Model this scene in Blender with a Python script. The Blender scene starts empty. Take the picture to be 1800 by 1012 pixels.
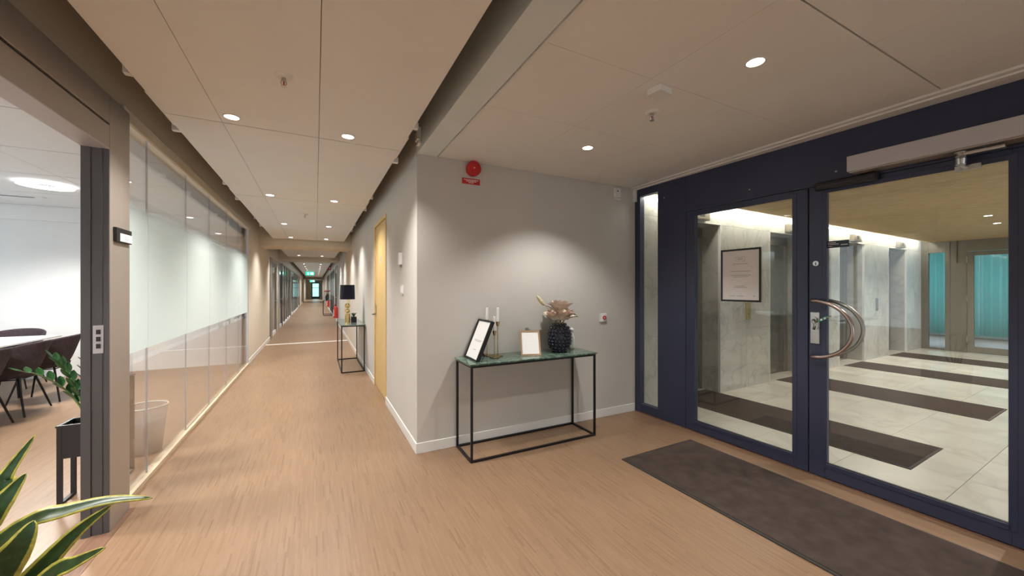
import bpy, bmesh, math, random
from mathutils import Vector, Matrix, Euler
random.seed(7)
C = bpy.context.scene.collection
SC = bpy.context.scene
PI = math.pi

# ------------------------------------------------------------------ camera, world, exposure
cam = bpy.data.cameras.new('camera'); camo = bpy.data.objects.new('camera', cam); C.objects.link(camo)
cam.sensor_width = 36.0; cam.lens = 669.0/1800*36; cam.clip_start = 0.05; cam.clip_end = 200
camo.location = (0, 0, 1.4); camo.rotation_euler = (PI/2, 0, -math.atan(345/669))
SC.camera = camo
vs = SC.view_settings
vs.view_transform = 'Standard'; vs.look = 'None'; vs.gamma = 1; vs.exposure = -0.15; vs.use_curve_mapping = False
SC.cycles.max_bounces = 10; SC.cycles.diffuse_bounces = 6; SC.cycles.glossy_bounces = 4
SC.cycles.transparent_max_bounces = 24; SC.cycles.transmission_bounces = 8
SC.cycles.caustics_reflective = False; SC.cycles.caustics_refractive = False
SC.cycles.sample_clamp_indirect = 4.0
SC.cycles.use_denoising = True

w = bpy.data.worlds.new('World'); SC.world = w; w.use_nodes = True
wn = w.node_tree.nodes; wl = w.node_tree.links; wn.clear()
wo = wn.new('ShaderNodeOutputWorld'); wb = wn.new('ShaderNodeBackground'); wr = wn.new('ShaderNodeValToRGB')
wt = wn.new('ShaderNodeTexCoord'); wsx = wn.new('ShaderNodeSeparateXYZ')
wl.new(wt.outputs['Generated'], wsx.inputs[0]); wl.new(wsx.outputs['Z'], wr.inputs[0]); wl.new(wr.outputs[0], wb.inputs[0]); wl.new(wb.outputs[0], wo.inputs[0])
wr.color_ramp.elements[0].position = 0.0; wr.color_ramp.elements[0].color = (.80, .92, .98, 1)
wr.color_ramp.elements[1].position = 0.6; wr.color_ramp.elements[1].color = (.62, .80, .98, 1)
wb.inputs['Strength'].default_value = 2.5

LAMP = 72.0        # watts of one recessed downlight
LAMP_COL = (1.0, .955, .89)

# ------------------------------------------------------------------ materials
MATS = {}
def nt(name):
    m = bpy.data.materials.new(name); m.use_nodes = True
    n = m.node_tree.nodes; n.clear()
    out = n.new('ShaderNodeOutputMaterial')
    return m, n, m.node_tree.links, out
def rgb(c): return (c[0], c[1], c[2], 1)
def pm(name, col, rough=.5, metal=0, var=.06, scale=6, bump=0, bscale=200, spec=.5, stretch=(1, 1, 1), detail=4, rvar=0, coat=0, trans=0):
    m, n, l, out = nt(name)
    b = n.new('ShaderNodeBsdfPrincipled'); l.new(b.outputs[0], out.inputs[0])
    tc = n.new('ShaderNodeTexCoord'); mp = n.new('ShaderNodeMapping'); l.new(tc.outputs['Object'], mp.inputs[0]); mp.inputs['Scale'].default_value = stretch
    nz = n.new('ShaderNodeTexNoise'); nz.inputs['Scale'].default_value = scale; nz.inputs['Detail'].default_value = detail; l.new(mp.outputs[0], nz.inputs['Vector'])
    r = n.new('ShaderNodeValToRGB'); l.new(nz.outputs['Fac'], r.inputs[0])
    r.color_ramp.elements[0].position = .3; r.color_ramp.elements[1].position = .7
    r.color_ramp.elements[0].color = rgb([max(0, c*(1-var)) for c in col]); r.color_ramp.elements[1].color = rgb([min(1, c*(1+var)) for c in col])
    l.new(r.outputs[0], b.inputs['Base Color'])
    b.inputs['Roughness'].default_value = rough; b.inputs['Metallic'].default_value = metal
    b.inputs['Specular IOR Level'].default_value = spec
    if coat: b.inputs['Coat Weight'].default_value = coat
    if bump:
        n2 = n.new('ShaderNodeTexNoise'); n2.inputs['Scale'].default_value = bscale; n2.inputs['Detail'].default_value = 3; l.new(mp.outputs[0], n2.inputs['Vector'])
        bp = n.new('ShaderNodeBump'); bp.inputs['Strength'].default_value = bump; bp.inputs['Distance'].default_value = .002
        l.new(n2.outputs['Fac'], bp.inputs['Height']); l.new(bp.outputs[0], b.inputs['Normal'])
    MATS[name] = m
    return m
def emit(name, col, s):
    m, n, l, out = nt(name)
    e = n.new('ShaderNodeEmission'); e.inputs[0].default_value = rgb(col); e.inputs[1].default_value = s; l.new(e.outputs[0], out.inputs[0])
    return m
def glass(name, tint=(.96, .98, .97), refl=1.0, base=.06):
    m, n, l, out = nt(name)
    t = n.new('ShaderNodeBsdfTransparent'); t.inputs[0].default_value = rgb(tint)
    g = n.new('ShaderNodeBsdfGlossy'); g.inputs['Roughness'].default_value = .0; g.inputs[0].default_value = (1, 1, 1, 1)
    lw = n.new('ShaderNodeFresnel'); ge = n.new('ShaderNodeNewGeometry'); io = n.new('ShaderNodeMapRange'); io.inputs[3].default_value = 1.5; io.inputs[4].default_value = 1/1.5
    l.new(ge.outputs['Backfacing'], io.inputs[0]); l.new(io.outputs[0], lw.inputs[0])   # same reflectance on both faces of a pane
    mu = n.new('ShaderNodeMath'); mu.operation = 'MULTIPLY'; mu.inputs[1].default_value = refl; l.new(lw.outputs[0], mu.inputs[0])
    mx = n.new('ShaderNodeMixShader'); l.new(mu.outputs[0], mx.inputs[0]); l.new(t.outputs[0], mx.inputs[1]); l.new(g.outputs[0], mx.inputs[2]); l.new(mx.outputs[0], out.inputs[0])
    return m
def frosted(name, col, opac=.8, fade=None):
    m, n, l, out = nt(name)
    t = n.new('ShaderNodeBsdfTransparent'); t.inputs[0].default_value = rgb(col)
    d = n.new('ShaderNodeBsdfDiffuse'); d.inputs[0].default_value = rgb(col)
    tl = n.new('ShaderNodeBsdfTranslucent'); tl.inputs[0].default_value = rgb(col)
    a = n.new('ShaderNodeMixShader'); a.inputs[0].default_value = .5; l.new(d.outputs[0], a.inputs[1]); l.new(tl.outputs[0], a.inputs[2])
    nz = n.new('ShaderNodeTexNoise'); nz.inputs['Scale'].default_value = 300
    mr = n.new('ShaderNodeMapRange'); mr.inputs[3].default_value = opac-.06; mr.inputs[4].default_value = opac+.06; l.new(nz.outputs['Fac'], mr.inputs[0])
    fac = mr.outputs[0]
    if fade:   # printed gradient: the film thins out towards its top edge
        tc = n.new('ShaderNodeTexCoord'); sx = n.new('ShaderNodeSeparateXYZ'); l.new(tc.outputs['Object'], sx.inputs[0])
        fr = n.new('ShaderNodeMapRange'); fr.interpolation_type = 'SMOOTHSTEP'; fr.inputs[1].default_value = fade[0]; fr.inputs[2].default_value = fade[1]; fr.inputs[3].default_value = 1; fr.inputs[4].default_value = 0; l.new(sx.outputs['Z'], fr.inputs[0])
        mm = n.new('ShaderNodeMath'); mm.operation = 'MULTIPLY'; l.new(fac, mm.inputs[0]); l.new(fr.outputs[0], mm.inputs[1]); fac = mm.outputs[0]
    b = n.new('ShaderNodeMixShader'); l.new(fac, b.inputs[0]); l.new(t.outputs[0], b.inputs[1]); l.new(a.outputs[0], b.inputs[2]); l.new(b.outputs[0], out.inputs[0])
    t.inputs[0].default_value = (.97, .98, .98, 1) if fade else t.inputs[0].default_value
    return m
def wood_floor():
    m, n, l, out = nt('strip_oak_floor')
    b = n.new('ShaderNodeBsdfPrincipled'); l.new(b.outputs[0], out.inputs[0])
    tc = n.new('ShaderNodeTexCoord'); sx = n.new('ShaderNodeSeparateXYZ'); l.new(tc.outputs['Object'], sx.inputs[0])
    def math_(op, a, bb=None):
        k = n.new('ShaderNodeMath'); k.operation = op
        if isinstance(a, (int, float)): k.inputs[0].default_value = a
        else: l.new(a, k.inputs[0])
        if bb is not None:
            if isinstance(bb, (int, float)): k.inputs[1].default_value = bb
            else: l.new(bb, k.inputs[1])
        return k.outputs[0]
    col = math_('FLOOR', math_('DIVIDE', sx.outputs['X'], .0105))
    wn1 = n.new('ShaderNodeTexWhiteNoise'); wn1.noise_dimensions = '1D'; l.new(col, wn1.inputs['W'])
    row = math_('FLOOR', math_('ADD', math_('DIVIDE', sx.outputs['Y'], .19), math_('MULTIPLY', wn1.outputs['Value'], 9)))
    cx = n.new('ShaderNodeCombineXYZ'); l.new(col, cx.inputs[0]); l.new(row, cx.inputs[1])
    wn2 = n.new('ShaderNodeTexWhiteNoise'); wn2.noise_dimensions = '2D'; l.new(cx.outputs[0], wn2.inputs['Vector'])
    r = n.new('ShaderNodeValToRGB'); l.new(wn2.outputs['Value'], r.inputs[0])
    e = r.color_ramp.elements
    e[0].position = 0; e[0].color = (.208, .125, .072, 1); e[1].position = 1; e[1].color = (.285, .180, .110, 1)
    k = e.new(.10); k.color = (.246, .151, .090, 1); k = e.new(.6); k.color = (.266, .166, .100, 1)
    nz = n.new('ShaderNodeTexNoise'); nz.inputs['Scale'].default_value = .9; nz.inputs['Detail'].default_value = 5; l.new(tc.outputs['Object'], nz.inputs['Vector'])
    mr = n.new('ShaderNodeMapRange'); mr.inputs[1].default_value = .3; mr.inputs[2].default_value = .7; mr.inputs[3].default_value = .92; mr.inputs[4].default_value = 1.08; l.new(nz.outputs['Fac'], mr.inputs[0])
    mx = n.new('ShaderNodeVectorMath'); mx.operation = 'SCALE'; l.new(r.outputs[0], mx.inputs[0]); l.new(mr.outputs[0], mx.inputs['Scale'])
    l.new(mx.outputs[0], b.inputs['Base Color'])
    b.inputs['Roughness'].default_value = .36; b.inputs['Specular IOR Level'].default_value = .45
    return m
def marble(name, base, vein, scale=1.6, rough=.18, vw=.06, wave=True, objrand=True):
    m, n, l, out = nt(name)
    b = n.new('ShaderNodeBsdfPrincipled'); l.new(b.outputs[0], out.inputs[0])
    tc = n.new('ShaderNodeTexCoord'); add = n.new('ShaderNodeVectorMath'); add.operation = 'ADD'; l.new(tc.outputs['Object'], add.inputs[0])
    if objrand:
        oi = n.new('ShaderNodeObjectInfo'); sc = n.new('ShaderNodeMath'); sc.operation = 'MULTIPLY'; sc.inputs[1].default_value = 37; l.new(oi.outputs['Random'], sc.inputs[0]); l.new(sc.outputs[0], add.inputs[1])
    n1 = n.new('ShaderNodeTexNoise'); n1.inputs['Scale'].default_value = scale; n1.inputs['Detail'].default_value = 9; n1.inputs['Distortion'].default_value = 1.6; l.new(add.outputs[0], n1.inputs['Vector'])
    ab = n.new('ShaderNodeMath'); ab.operation = 'SUBTRACT'; ab.inputs[1].default_value = .5; l.new(n1.outputs['Fac'], ab.inputs[0])
    a2 = n.new('ShaderNodeMath'); a2.operation = 'ABSOLUTE'; l.new(ab.outputs[0], a2.inputs[0])
    r = n.new('ShaderNodeValToRGB'); l.new(a2.outputs[0], r.inputs[0])
    r.color_ramp.elements[0].color = rgb(vein); r.color_ramp.elements[0].position = 0
    r.color_ramp.elements[1].color = rgb(base); r.color_ramp.elements[1].position = vw
    n2 = n.new('ShaderNodeTexNoise'); n2.inputs['Scale'].default_value = scale*1.4; n2.inputs['Detail'].default_value = 6; l.new(add.outputs[0], n2.inputs['Vector'])
    mr = n.new('ShaderNodeMapRange'); mr.inputs[1].default_value = .3; mr.inputs[2].default_value = .7; mr.inputs[3].default_value = .86; mr.inputs[4].default_value = 1.1; l.new(n2.outputs['Fac'], mr.inputs[0])
    mx = n.new('ShaderNodeVectorMath'); mx.operation = 'SCALE'; l.new(r.outputs[0], mx.inputs[0]); l.new(mr.outputs[0], mx.inputs['Scale'])
    l.new(mx.outputs[0], b.inputs['Base Color']); b.inputs['Roughness'].default_value = rough
    return m
def leaf_mat(name, mid, edge, band, rough=.4, blot=.25):
    m, n, l, out = nt(name)
    b = n.new('ShaderNodeBsdfPrincipled'); l.new(b.outputs[0], out.inputs[0])
    uv = n.new('ShaderNodeUVMap'); sx = n.new('ShaderNodeSeparateXYZ'); l.new(uv.outputs[0], sx.inputs[0])
    s = n.new('ShaderNodeMath'); s.operation = 'SUBTRACT'; s.inputs[1].default_value = .5; l.new(sx.outputs['X'], s.inputs[0])
    a = n.new('ShaderNodeMath'); a.operation = 'ABSOLUTE'; l.new(s.outputs[0], a.inputs[0])
    tc = n.new('ShaderNodeTexCoord'); nz = n.new('ShaderNodeTexNoise'); nz.inputs['Scale'].default_value = 30; l.new(tc.outputs['Object'], nz.inputs['Vector'])
    ad = n.new('ShaderNodeMath'); ad.operation = 'MULTIPLY_ADD'; ad.inputs[1].default_value = .08; l.new(nz.outputs['Fac'], ad.inputs[0]); l.new(a.outputs[0], ad.inputs[2])
    r = n.new('ShaderNodeValToRGB'); r.color_ramp.interpolation = 'LINEAR'; l.new(ad.outputs[0], r.inputs[0])
    e = r.color_ramp.elements; e[0].position = band; e[0].color = rgb(mid); e[1].position = band+.03; e[1].color = rgb(edge)
    n2 = n.new('ShaderNodeTexNoise'); n2.inputs['Scale'].default_value = 45; n2.inputs['Detail'].default_value = 4; l.new(tc.outputs['Object'], n2.inputs['Vector'])
    mr = n.new('ShaderNodeMapRange'); mr.inputs[1].default_value = .3; mr.inputs[2].default_value = .7; mr.inputs[3].default_value = 1-blot; mr.inputs[4].default_value = 1+blot; l.new(n2.outputs['Fac'], mr.inputs[0])
    mx = n.new('ShaderNodeVectorMath'); mx.operation = 'SCALE'; l.new(r.outputs[0], mx.inputs[0]); l.new(mr.outputs[0], mx.inputs['Scale'])
    l.new(mx.outputs[0], b.inputs['Base Color']); b.inputs['Roughness'].default_value = rough
    return m

M_floor = wood_floor()
M_wall = pm('white_paint', (.57, .55, .52), .75, var=.015, scale=3, bump=.08, bscale=350)
M_beige = pm('beige_paint', (.66, .595, .49), .75, var=.015, scale=3, bump=.08, bscale=350)
M_room = pm('cool_white_paint', (.80, .81, .82), .7, var=.01)
M_ceil = pm('ceiling_panel_white', (.84, .84, .83), .8, var=.012, scale=4, bump=.05, bscale=500)
M_slab = pm('raw_slab_grey', (.25, .22, .20), .9, var=.1)
M_base = pm('baseboard_white', (.80, .79, .77), .4, var=.01)
M_sill = pm('pale_wood_sill', (.62, .50, .36), .45, var=.1, stretch=(8, .5, 8), scale=8)
M_portal = pm('taupe_metal', (.39, .345, .305), .38, .35, var=.03, scale=2)
M_jamb = pm('charcoal_metal', (.085, .084, .09), .4, .3, var=.05, scale=3)
M_navy = pm('navy_powder_coat', (.034, .042, .085), .36, .15, var=.08, scale=2, bump=.05, bscale=600)
M_black = pm('black_metal', (.012, .012, .014), .4, .3, var=.15, scale=10)
M_blackp = pm('black_plastic', (.01, .01, .012), .5, 0, var=.15, scale=10)
M_gmarble = marble('green_marble', (.085, .145, .112), (.20, .28, .23), 5, .10, .05)
M_brass = pm('brass', (.60, .45, .24), .22, 1, var=.05)
M_gold = pm('polished_gold', (.85, .66, .30), .16, 1, var=.05)
M_steel = pm('brushed_steel', (.55, .54, .53), .28, 1, var=.05, scale=4, stretch=(1, 1, 12))
M_bronze = pm('bronze_steel', (.50, .42, .39), .24, 1, var=.04)
M_alu = pm('grey_aluminium', (.52, .51, .54), .4, .25, var=.02)
M_white = pm('white_plastic', (.80, .80, .79), .4, var=.02)
M_wax = pm('candle_wax', (.85, .83, .78), .5, var=.02)
M_paper = pm('white_paper', (.86, .86, .86), .6, var=.01)
M_ink = pm('grey_ink', (.22, .22, .24), .7, var=.05)
M_inkl = pm('light_grey_ink', (.45, .45, .47), .7, var=.05)
M_oakf = pm('oak_frame_wood', (.36, .22, .13), .45, var=.2, stretch=(1, 1, 14), scale=14)
M_oakd = pm('birch_veneer', (.66, .47, .20), .4, var=.06, stretch=(6, 6, .6), scale=6)
M_thr = pm('threshold_wood', (.20, .11, .07), .5, var=.2, stretch=(8, .6, 8), scale=8)
M_oake = pm('birch_edge', (.45, .30, .11), .45, var=.1, stretch=(6, 6, .6), scale=8)
M_vase = pm('navy_glazed_ceramic', (.006, .007, .022), .12, 0, var=.1, spec=.7, coat=.5)
M_petal = pm('dusty_pink_bract', (.80, .62, .53), .7, var=.14, scale=25)
M_petal2 = pm('cream_pink_bract', (.86, .75, .64), .7, var=.12, scale=25)
M_core = pm('cream_floret', (.66, .56, .44), .8, var=.2, scale=60, bump=.6, bscale=150)
M_tail = pm('straw_tail', (.72, .66, .42), .9, var=.15, scale=60, bump=.8, bscale=200)
M_stem = pm('dry_stem', (.30, .26, .15), .8, var=.15, scale=20)
M_red = pm('signal_red', (.50, .012, .014), .4, var=.05)
M_redl = pm('extinguisher_red', (.62, .045, .03), .35, var=.05)
M_dred = pm('dark_red_fabric', (.16, .01, .02), .8, var=.2, scale=30)
M_green = pm('safety_green', (.03, .30, .16), .4, var=.04)
M_mat = pm('brown_fibre_mat', (.066, .049, .042), .95, var=.22, scale=9, bump=.9, bscale=420, spec=.15)
M_matb = pm('mat_rubber_edge', (.03, .026, .024), .7, var=.1)
M_lmat = pm('lobby_fibre_mat', (.043, .034, .030), .95, var=.15, scale=12, bump=.9, bscale=420, spec=.15)
M_tile = marble('pale_limestone', (.58, .555, .485), (.53, .50, .43), .9, .22, .05)
M_marb = marble('grey_white_marble', (.53, .53, .49), (.43, .43, .395), 1.5, .16, .035)
M_slat = pm('ash_slat', (.84, .65, .38), .55, var=.1, stretch=(1, .6, 1), scale=10)
M_void = pm('black_felt', (.10, .075, .04), .95, var=.1)
M_door_st = pm('lift_steel', (.40, .43, .45), .16, 1, var=.06, scale=3, stretch=(10, 10, .4))
M_grey = pm('warm_grey_metal', (.20, .19, .165), .4, .3, var=.04)
M_curt = frosted('turquoise_curtain', (.56, .93, .93), .85)
M_glass = glass('clear_glass', (.985, .992, .99))
M_glassd = glass('door_glass', (.975, .985, .98), 1.0)
M_glassg = glass('green_tint_glass', (.62, .88, .86))
M_frost = frosted('frosted_film', (.86, .935, .93), .90, (1.78, 2.03))
M_fabric = pm('aubergine_felt', (.062, .046, .054), .95, var=.18, scale=30, bump=.5, bscale=500, spec=.2)
M_table = pm('white_laminate', (.80, .80, .79), .3, var=.01)
M_snake = leaf_mat('variegated_leaf', (.030, .075, .022), (.55, .52, .10), .39, .35, .35)
M_zz = leaf_mat('glossy_green_leaf', (.016, .080, .018), (.025, .11, .02), .8, .3, .2)
M_zzs = pm('green_stem', (.10, .20, .06), .5, var=.15)
M_soil = pm('dark_soil', (.03, .02, .014), .95, var=.4, scale=60, bump=1, bscale=100)
M_planter = pm('planter_black', (.016, .014, .018), .45, .1, var=.1)
M_tall = pm('planter_brown', (.10, .075, .06), .45, .1, var=.1)
M_bin = frosted('clear_bin_plastic', (.85, .83, .82), .14)
M_bag = frosted('bin_bag_film', (.82, .79, .77), .28)
M_pot = pm('grey_clay_pot', (.25, .24, .23), .7, var=.1)
M_lens = emit('lamp_lens', (1, .95, .86), 14)
M_cove = emit('cove_strip', (1, .95, .82), 60)
M_ring = emit('ring_tube', (1, .98, .94), 7)
M_exit = emit('exit_green', (.02, .62, .42), 1.6)
M_exitw = emit('exit_white', (.8, 1, .95), 2.2)
M_shade = pm('navy_lamp_fabric', (.006, .008, .022), .9, var=.2, scale=80)
M_label = pm('dark_teal_film', (.010, .022, .030), .3, var=.1)
M_disp = pm('display_grey', (.30, .27, .22), .4, .5, var=.05)
M_rim = pm('downlight_rim', (.78, .76, .72), .4, var=.01)

# ------------------------------------------------------------------ mesh builder
class B:
    def __init__(s): s.v = []; s.f = []; s.uv = None
    def add(s, vs, fs):
        o = len(s.v); s.v += [tuple(p) for p in vs]; s.f += [tuple(i+o for i in f) for f in fs]; return s
    def box(s, x0, x1, y0, y1, z0, z1):
        x0, x1 = min(x0, x1), max(x0, x1); y0, y1 = min(y0, y1), max(y0, y1); z0, z1 = min(z0, z1), max(z0, z1)
        return s.add([(x0,y0,z0),(x1,y0,z0),(x1,y1,z0),(x0,y1,z0),(x0,y0,z1),(x1,y0,z1),(x1,y1,z1),(x0,y1,z1)],
                     [(0,3,2,1),(4,5,6,7),(0,1,5,4),(1,2,6,5),(2,3,7,6),(3,0,4,7)])
    def lathe(s, prof, n=24, c=(0, 0, 0), cap=True):
        vs = []; fs = []
        for r, z in prof:
            for k in range(n):
                a = 2*PI*k/n; vs.append((c[0]+r*math.cos(a), c[1]+r*math.sin(a), c[2]+z))
        m = len(prof)
        for i in range(m-1):
            for k in range(n):
                k2 = (k+1) % n; fs.append((i*n+k, i*n+k2, (i+1)*n+k2, (i+1)*n+k))
        if cap:
            fs.append(tuple(reversed(range(n)))); fs.append(tuple((m-1)*n+k for k in range(n)))
        return s.add(vs, fs)
    def tube(s, pts, r, n=8, cap=True):
        pts = [Vector(p) for p in pts]; rs = r if isinstance(r, (list, tuple)) else [r]*len(pts)
        vs = []; fs = []; up = None
        for i, p in enumerate(pts):
            d = (pts[min(i+1, len(pts)-1)]-pts[max(i-1, 0)]).normalized()
            if up is None:
                up = Vector((0, 0, 1)) if abs(d.z) < .9 else Vector((1, 0, 0))
            a = d.cross(up).normalized(); up = a.cross(d).normalized()
            for k in range(n):
                t = 2*PI*k/n; vs.append(p+(a*math.cos(t)+up*math.sin(t))*rs[i])
        for i in range(len(pts)-1):
            for k in range(n):
                k2 = (k+1) % n; fs.append((i*n+k, i*n+k2, (i+1)*n+k2, (i+1)*n+k))
        if cap: fs.append(tuple(reversed(range(n)))); fs.append(tuple((len(pts)-1)*n+k for k in range(n)))
        return s.add(vs, fs)
    def disc(s, c, r, axis='z', th=.01, n=24):
        ax = {'x': (Vector((0,1,0)), Vector((0,0,1)), Vector((1,0,0))), 'y': (Vector((0,0,1)), Vector((1,0,0)), Vector((0,1,0))), 'z': (Vector((1,0,0)), Vector((0,1,0)), Vector((0,0,1)))}[axis]
        c = Vector(c); vs = []
        for h in (0, th):
            for k in range(n):
                t = 2*PI*k/n; vs.append(c+ax[0]*r*math.cos(t)+ax[1]*r*math.sin(t)+ax[2]*h)
        fs = [tuple(reversed(range(n))), tuple(n+k for k in range(n))]+[(k, (k+1) % n, n+(k+1) % n, n+k) for k in range(n)]
        return s.add(vs, fs)
    def poly(s, pts, nrm, th):
        pts = [Vector(p) for p in pts]; nrm = Vector(nrm)*th; n = len(pts)
        return s.add(pts+[p+nrm for p in pts], [tuple(reversed(range(n))), tuple(range(n, 2*n))]+[(k, (k+1) % n, n+(k+1) % n, n+k) for k in range(n)])
    def ellipsoid(s, c, r, n=12, m=8):
        prof = []
        vs = [(c[0], c[1], c[2]-r[2])]; fs = []
        for i in range(1, m):
            ph = -PI/2+PI*i/m
            for k in range(n):
                t = 2*PI*k/n; vs.append((c[0]+r[0]*math.cos(ph)*math.cos(t), c[1]+r[1]*math.cos(ph)*math.sin(t), c[2]+r[2]*math.sin(ph)))
        vs.append((c[0], c[1], c[2]+r[2])); last = len(vs)-1
        for k in range(n): fs.append((0, 1+(k+1) % n, 1+k))
        for i in range(m-2):
            for k in range(n): a = 1+i*n; fs.append((a+k, a+(k+1) % n, a+n+(k+1) % n, a+n+k))
        a = 1+(m-2)*n
        for k in range(n): fs.append((a+k, a+(k+1) % n, last))
        return s.add(vs, fs)
    def mesh(s, name, mat, smooth=False):
        me = bpy.data.meshes.new(name); me.from_pydata(s.v, [], s.f)
        bm = bmesh.new(); bm.from_mesh(me); bmesh.ops.recalc_face_normals(bm, faces=bm.faces); bm.to_mesh(me); bm.free()
        if s.uv:
            ul = me.uv_layers.new(name='UVMap')
            for lp in me.loops: ul.data[lp.index].uv = s.uv[lp.vertex_index]
        if smooth:
            for p in me.polygons: p.use_smooth = True
        me.materials.append(mat)
        return me
    def obj(s, name, mat, parent=None, loc=None, rot=None, smooth=False, bevel=0, kind=None, label=None):
        return link(name, s.mesh(name, mat, smooth), parent, loc, rot, bevel, kind, label, smooth)
def link(name, me, parent=None, loc=None, rot=None, bevel=0, kind=None, label=None, smooth=False):
    o = bpy.data.objects.new(name, me); C.objects.link(o)
    if parent is not None: o.parent = parent
    if loc is not None: o.location = loc
    if rot is not None: o.rotation_euler = rot
    if bevel:
        b = o.modifiers.new('bevel', 'BEVEL'); b.width = bevel; b.segments = 2; b.limit_method = 'ANGLE'; b.angle_limit = .7
    if kind: o['kind'] = kind
    if label: o['label'] = label
    return o
def bx(*a): return B().box(*a)
def thing(name, label, cat, loc=(0, 0, 0), rotz=0, group=None, kind=None):
    o = bpy.data.objects.new(name, None); C.objects.link(o); o.location = loc; o.rotation_euler = (0, 0, rotz); o.empty_display_size = .1
    return tag(o, label, cat, group, kind)
def tag(o, label, cat, group=None, kind=None):
    o['label'] = label; o['category'] = cat
    if group: o['group'] = group
    if kind: o['kind'] = kind
    return o
def ST(name, label, cat, loc=(0, 0, 0), rotz=0): return thing(name, label, cat, loc, rotz, kind='structure')
def STM(name, b, mat, label, cat, bevel=0): return tag(b.obj(name, mat, bevel=bevel), label, cat, kind='structure')
def copy_thing(root, loc, rotz, label, group=None):
    r = root.copy(); C.objects.link(r); r.location = loc; r.rotation_euler = (0, 0, rotz); r['label'] = label
    if group: r['group'] = group
    for ch in list(root.children):
        c = ch.copy(); C.objects.link(c); c.parent = r
        for g in list(ch.children):
            d = g.copy(); C.objects.link(d); d.parent = c
    return r
# lobby frame: x into the lobby, y along the glass screen, turned two degrees
LA = math.radians(2.0); LO = (3.25, 3.229)
def Lw(x, y, z=0): return (LO[0]+x*math.cos(LA)-y*math.sin(LA), LO[1]+x*math.sin(LA)+y*math.cos(LA), z)

# ------------------------------------------------------------------ floors
STM('floor', B().box(-5.4, 3.55, -6, 8.7, -.06, 0).box(-6, 6, 8.7, 56, -.06, 0), M_floor, 'brown oak floor of narrow wood strips through corridor and entrance', 'floor')
STM('trim_1', bx(-1.1, .761, 11.0, 11.14, 0, .004), M_base, 'white transition strip across the corridor floor', 'floor strip')
fl = ST('floor.001', 'pale limestone tiled floor of the lift lobby', 'floor', (LO[0], LO[1], 0), LA)
bx(.06, 9.4, -4.7, .4, -.06, -.012).obj('screed', M_void, fl)
tm = {}
ys = [.30, -.04-.0] ; xcuts = [.065+.0]+[.3+.6*k for k in range(0, 16)]; ycuts = [.32, .08]+[-.52-.6*k for k in range(0, 8)]
for i in range(len(xcuts)-1):
    for j in range(len(ycuts)-1):
        x0, x1 = xcuts[i], xcuts[i+1]; y1, y0 = ycuts[j], ycuts[j+1]
        if x0 > 9.38: continue
        x1 = min(x1, 9.4)
        key = (round(x1-x0, 3), round(y1-y0, 3))
        if key not in tm: tm[key] = bx(.0012, key[0]-.0012, .0012, key[1]-.0012, -.012, 0).mesh('tile', M_tile)
        link('tile', tm[key], fl, (x0, y0, 0))

# ------------------------------------------------------------------ walls
STM('wall_front', bx(.761, 3.36, 3.229, 3.349, 0, 2.95), M_wall, 'off-white wall behind the console table', 'wall')
STM('wall_right', B().box(.761, .881, 3.349, 4.805, 0, 2.95).box(.761, .881, 4.805, 5.805, 2.295, 2.95).box(.761, .881, 5.805, 10.12, 0, 2.95), M_wall, 'off-white corridor wall around the birch door', 'wall')
STM('wall_right.001', bx(.757, .881, 10.12, 11.2, 0, 2.95), M_beige, 'beige pilaster of the right corridor wall beyond the console with lamp', 'wall')
STM('wall_right.002', bx(.761, .881, 11.2, 16.3, 0, 2.95), M_wall, 'off-white corridor wall beyond the beige pilaster', 'wall')
STM('wall_left', B().box(-1.2, -1.1, 8.43, 12.05, 0, 2.95).box(-1.2, -1.1, 3.26, 8.43, 2.5, 2.95).box(-1.2, -1.1, -6, 3.26, 2.52, 2.95).box(-1.2, -1.1, -6, 1.7, 0, 2.52), M_beige, 'beige corridor wall above and beyond the glass partition', 'wall')
STM('trim_2', bx(-1.1, -1.075, 3.27, 8.43, 2.47, 2.56), M_beige, 'beige ledge along the top of the glass partition', 'trim', .008)
M_cool = pm('daylight_tinted_paint', (.70, .77, .79), .75, var=.01)  # bluish daylight from the meeting room is put into this beam colour
STM('wall_bulkhead', B().box(.761, .93, -6, 3.229, 2.535, 2.95), M_cool, 'boxed beam with pale daylight in its colour over the corner between corridor and entrance', 'beam')
wk = ST('added_window', 'added unseen window wall behind the viewer bringing daylight into the entrance area', 'window', (0, -6, 0))  # unseen window, added so daylight brightens the ceiling and walls
bx(-1.2, 3.6, -.12, 0, 0, .12).obj('sill_wall', M_wall, wk); bx(-1.2, 3.6, -.12, 0, 2.5, 2.95).obj('lintel', M_wall, wk)
for x in (-1.15, .4, 1.95, 3.5): bx(x-.04, x+.04, -.12, 0, .12, 2.5).obj('mullion', M_navy, wk)
bx(-1.15, 3.5, -.07, -.06, .12, 2.5).obj('pane', M_glass, wk)
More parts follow.
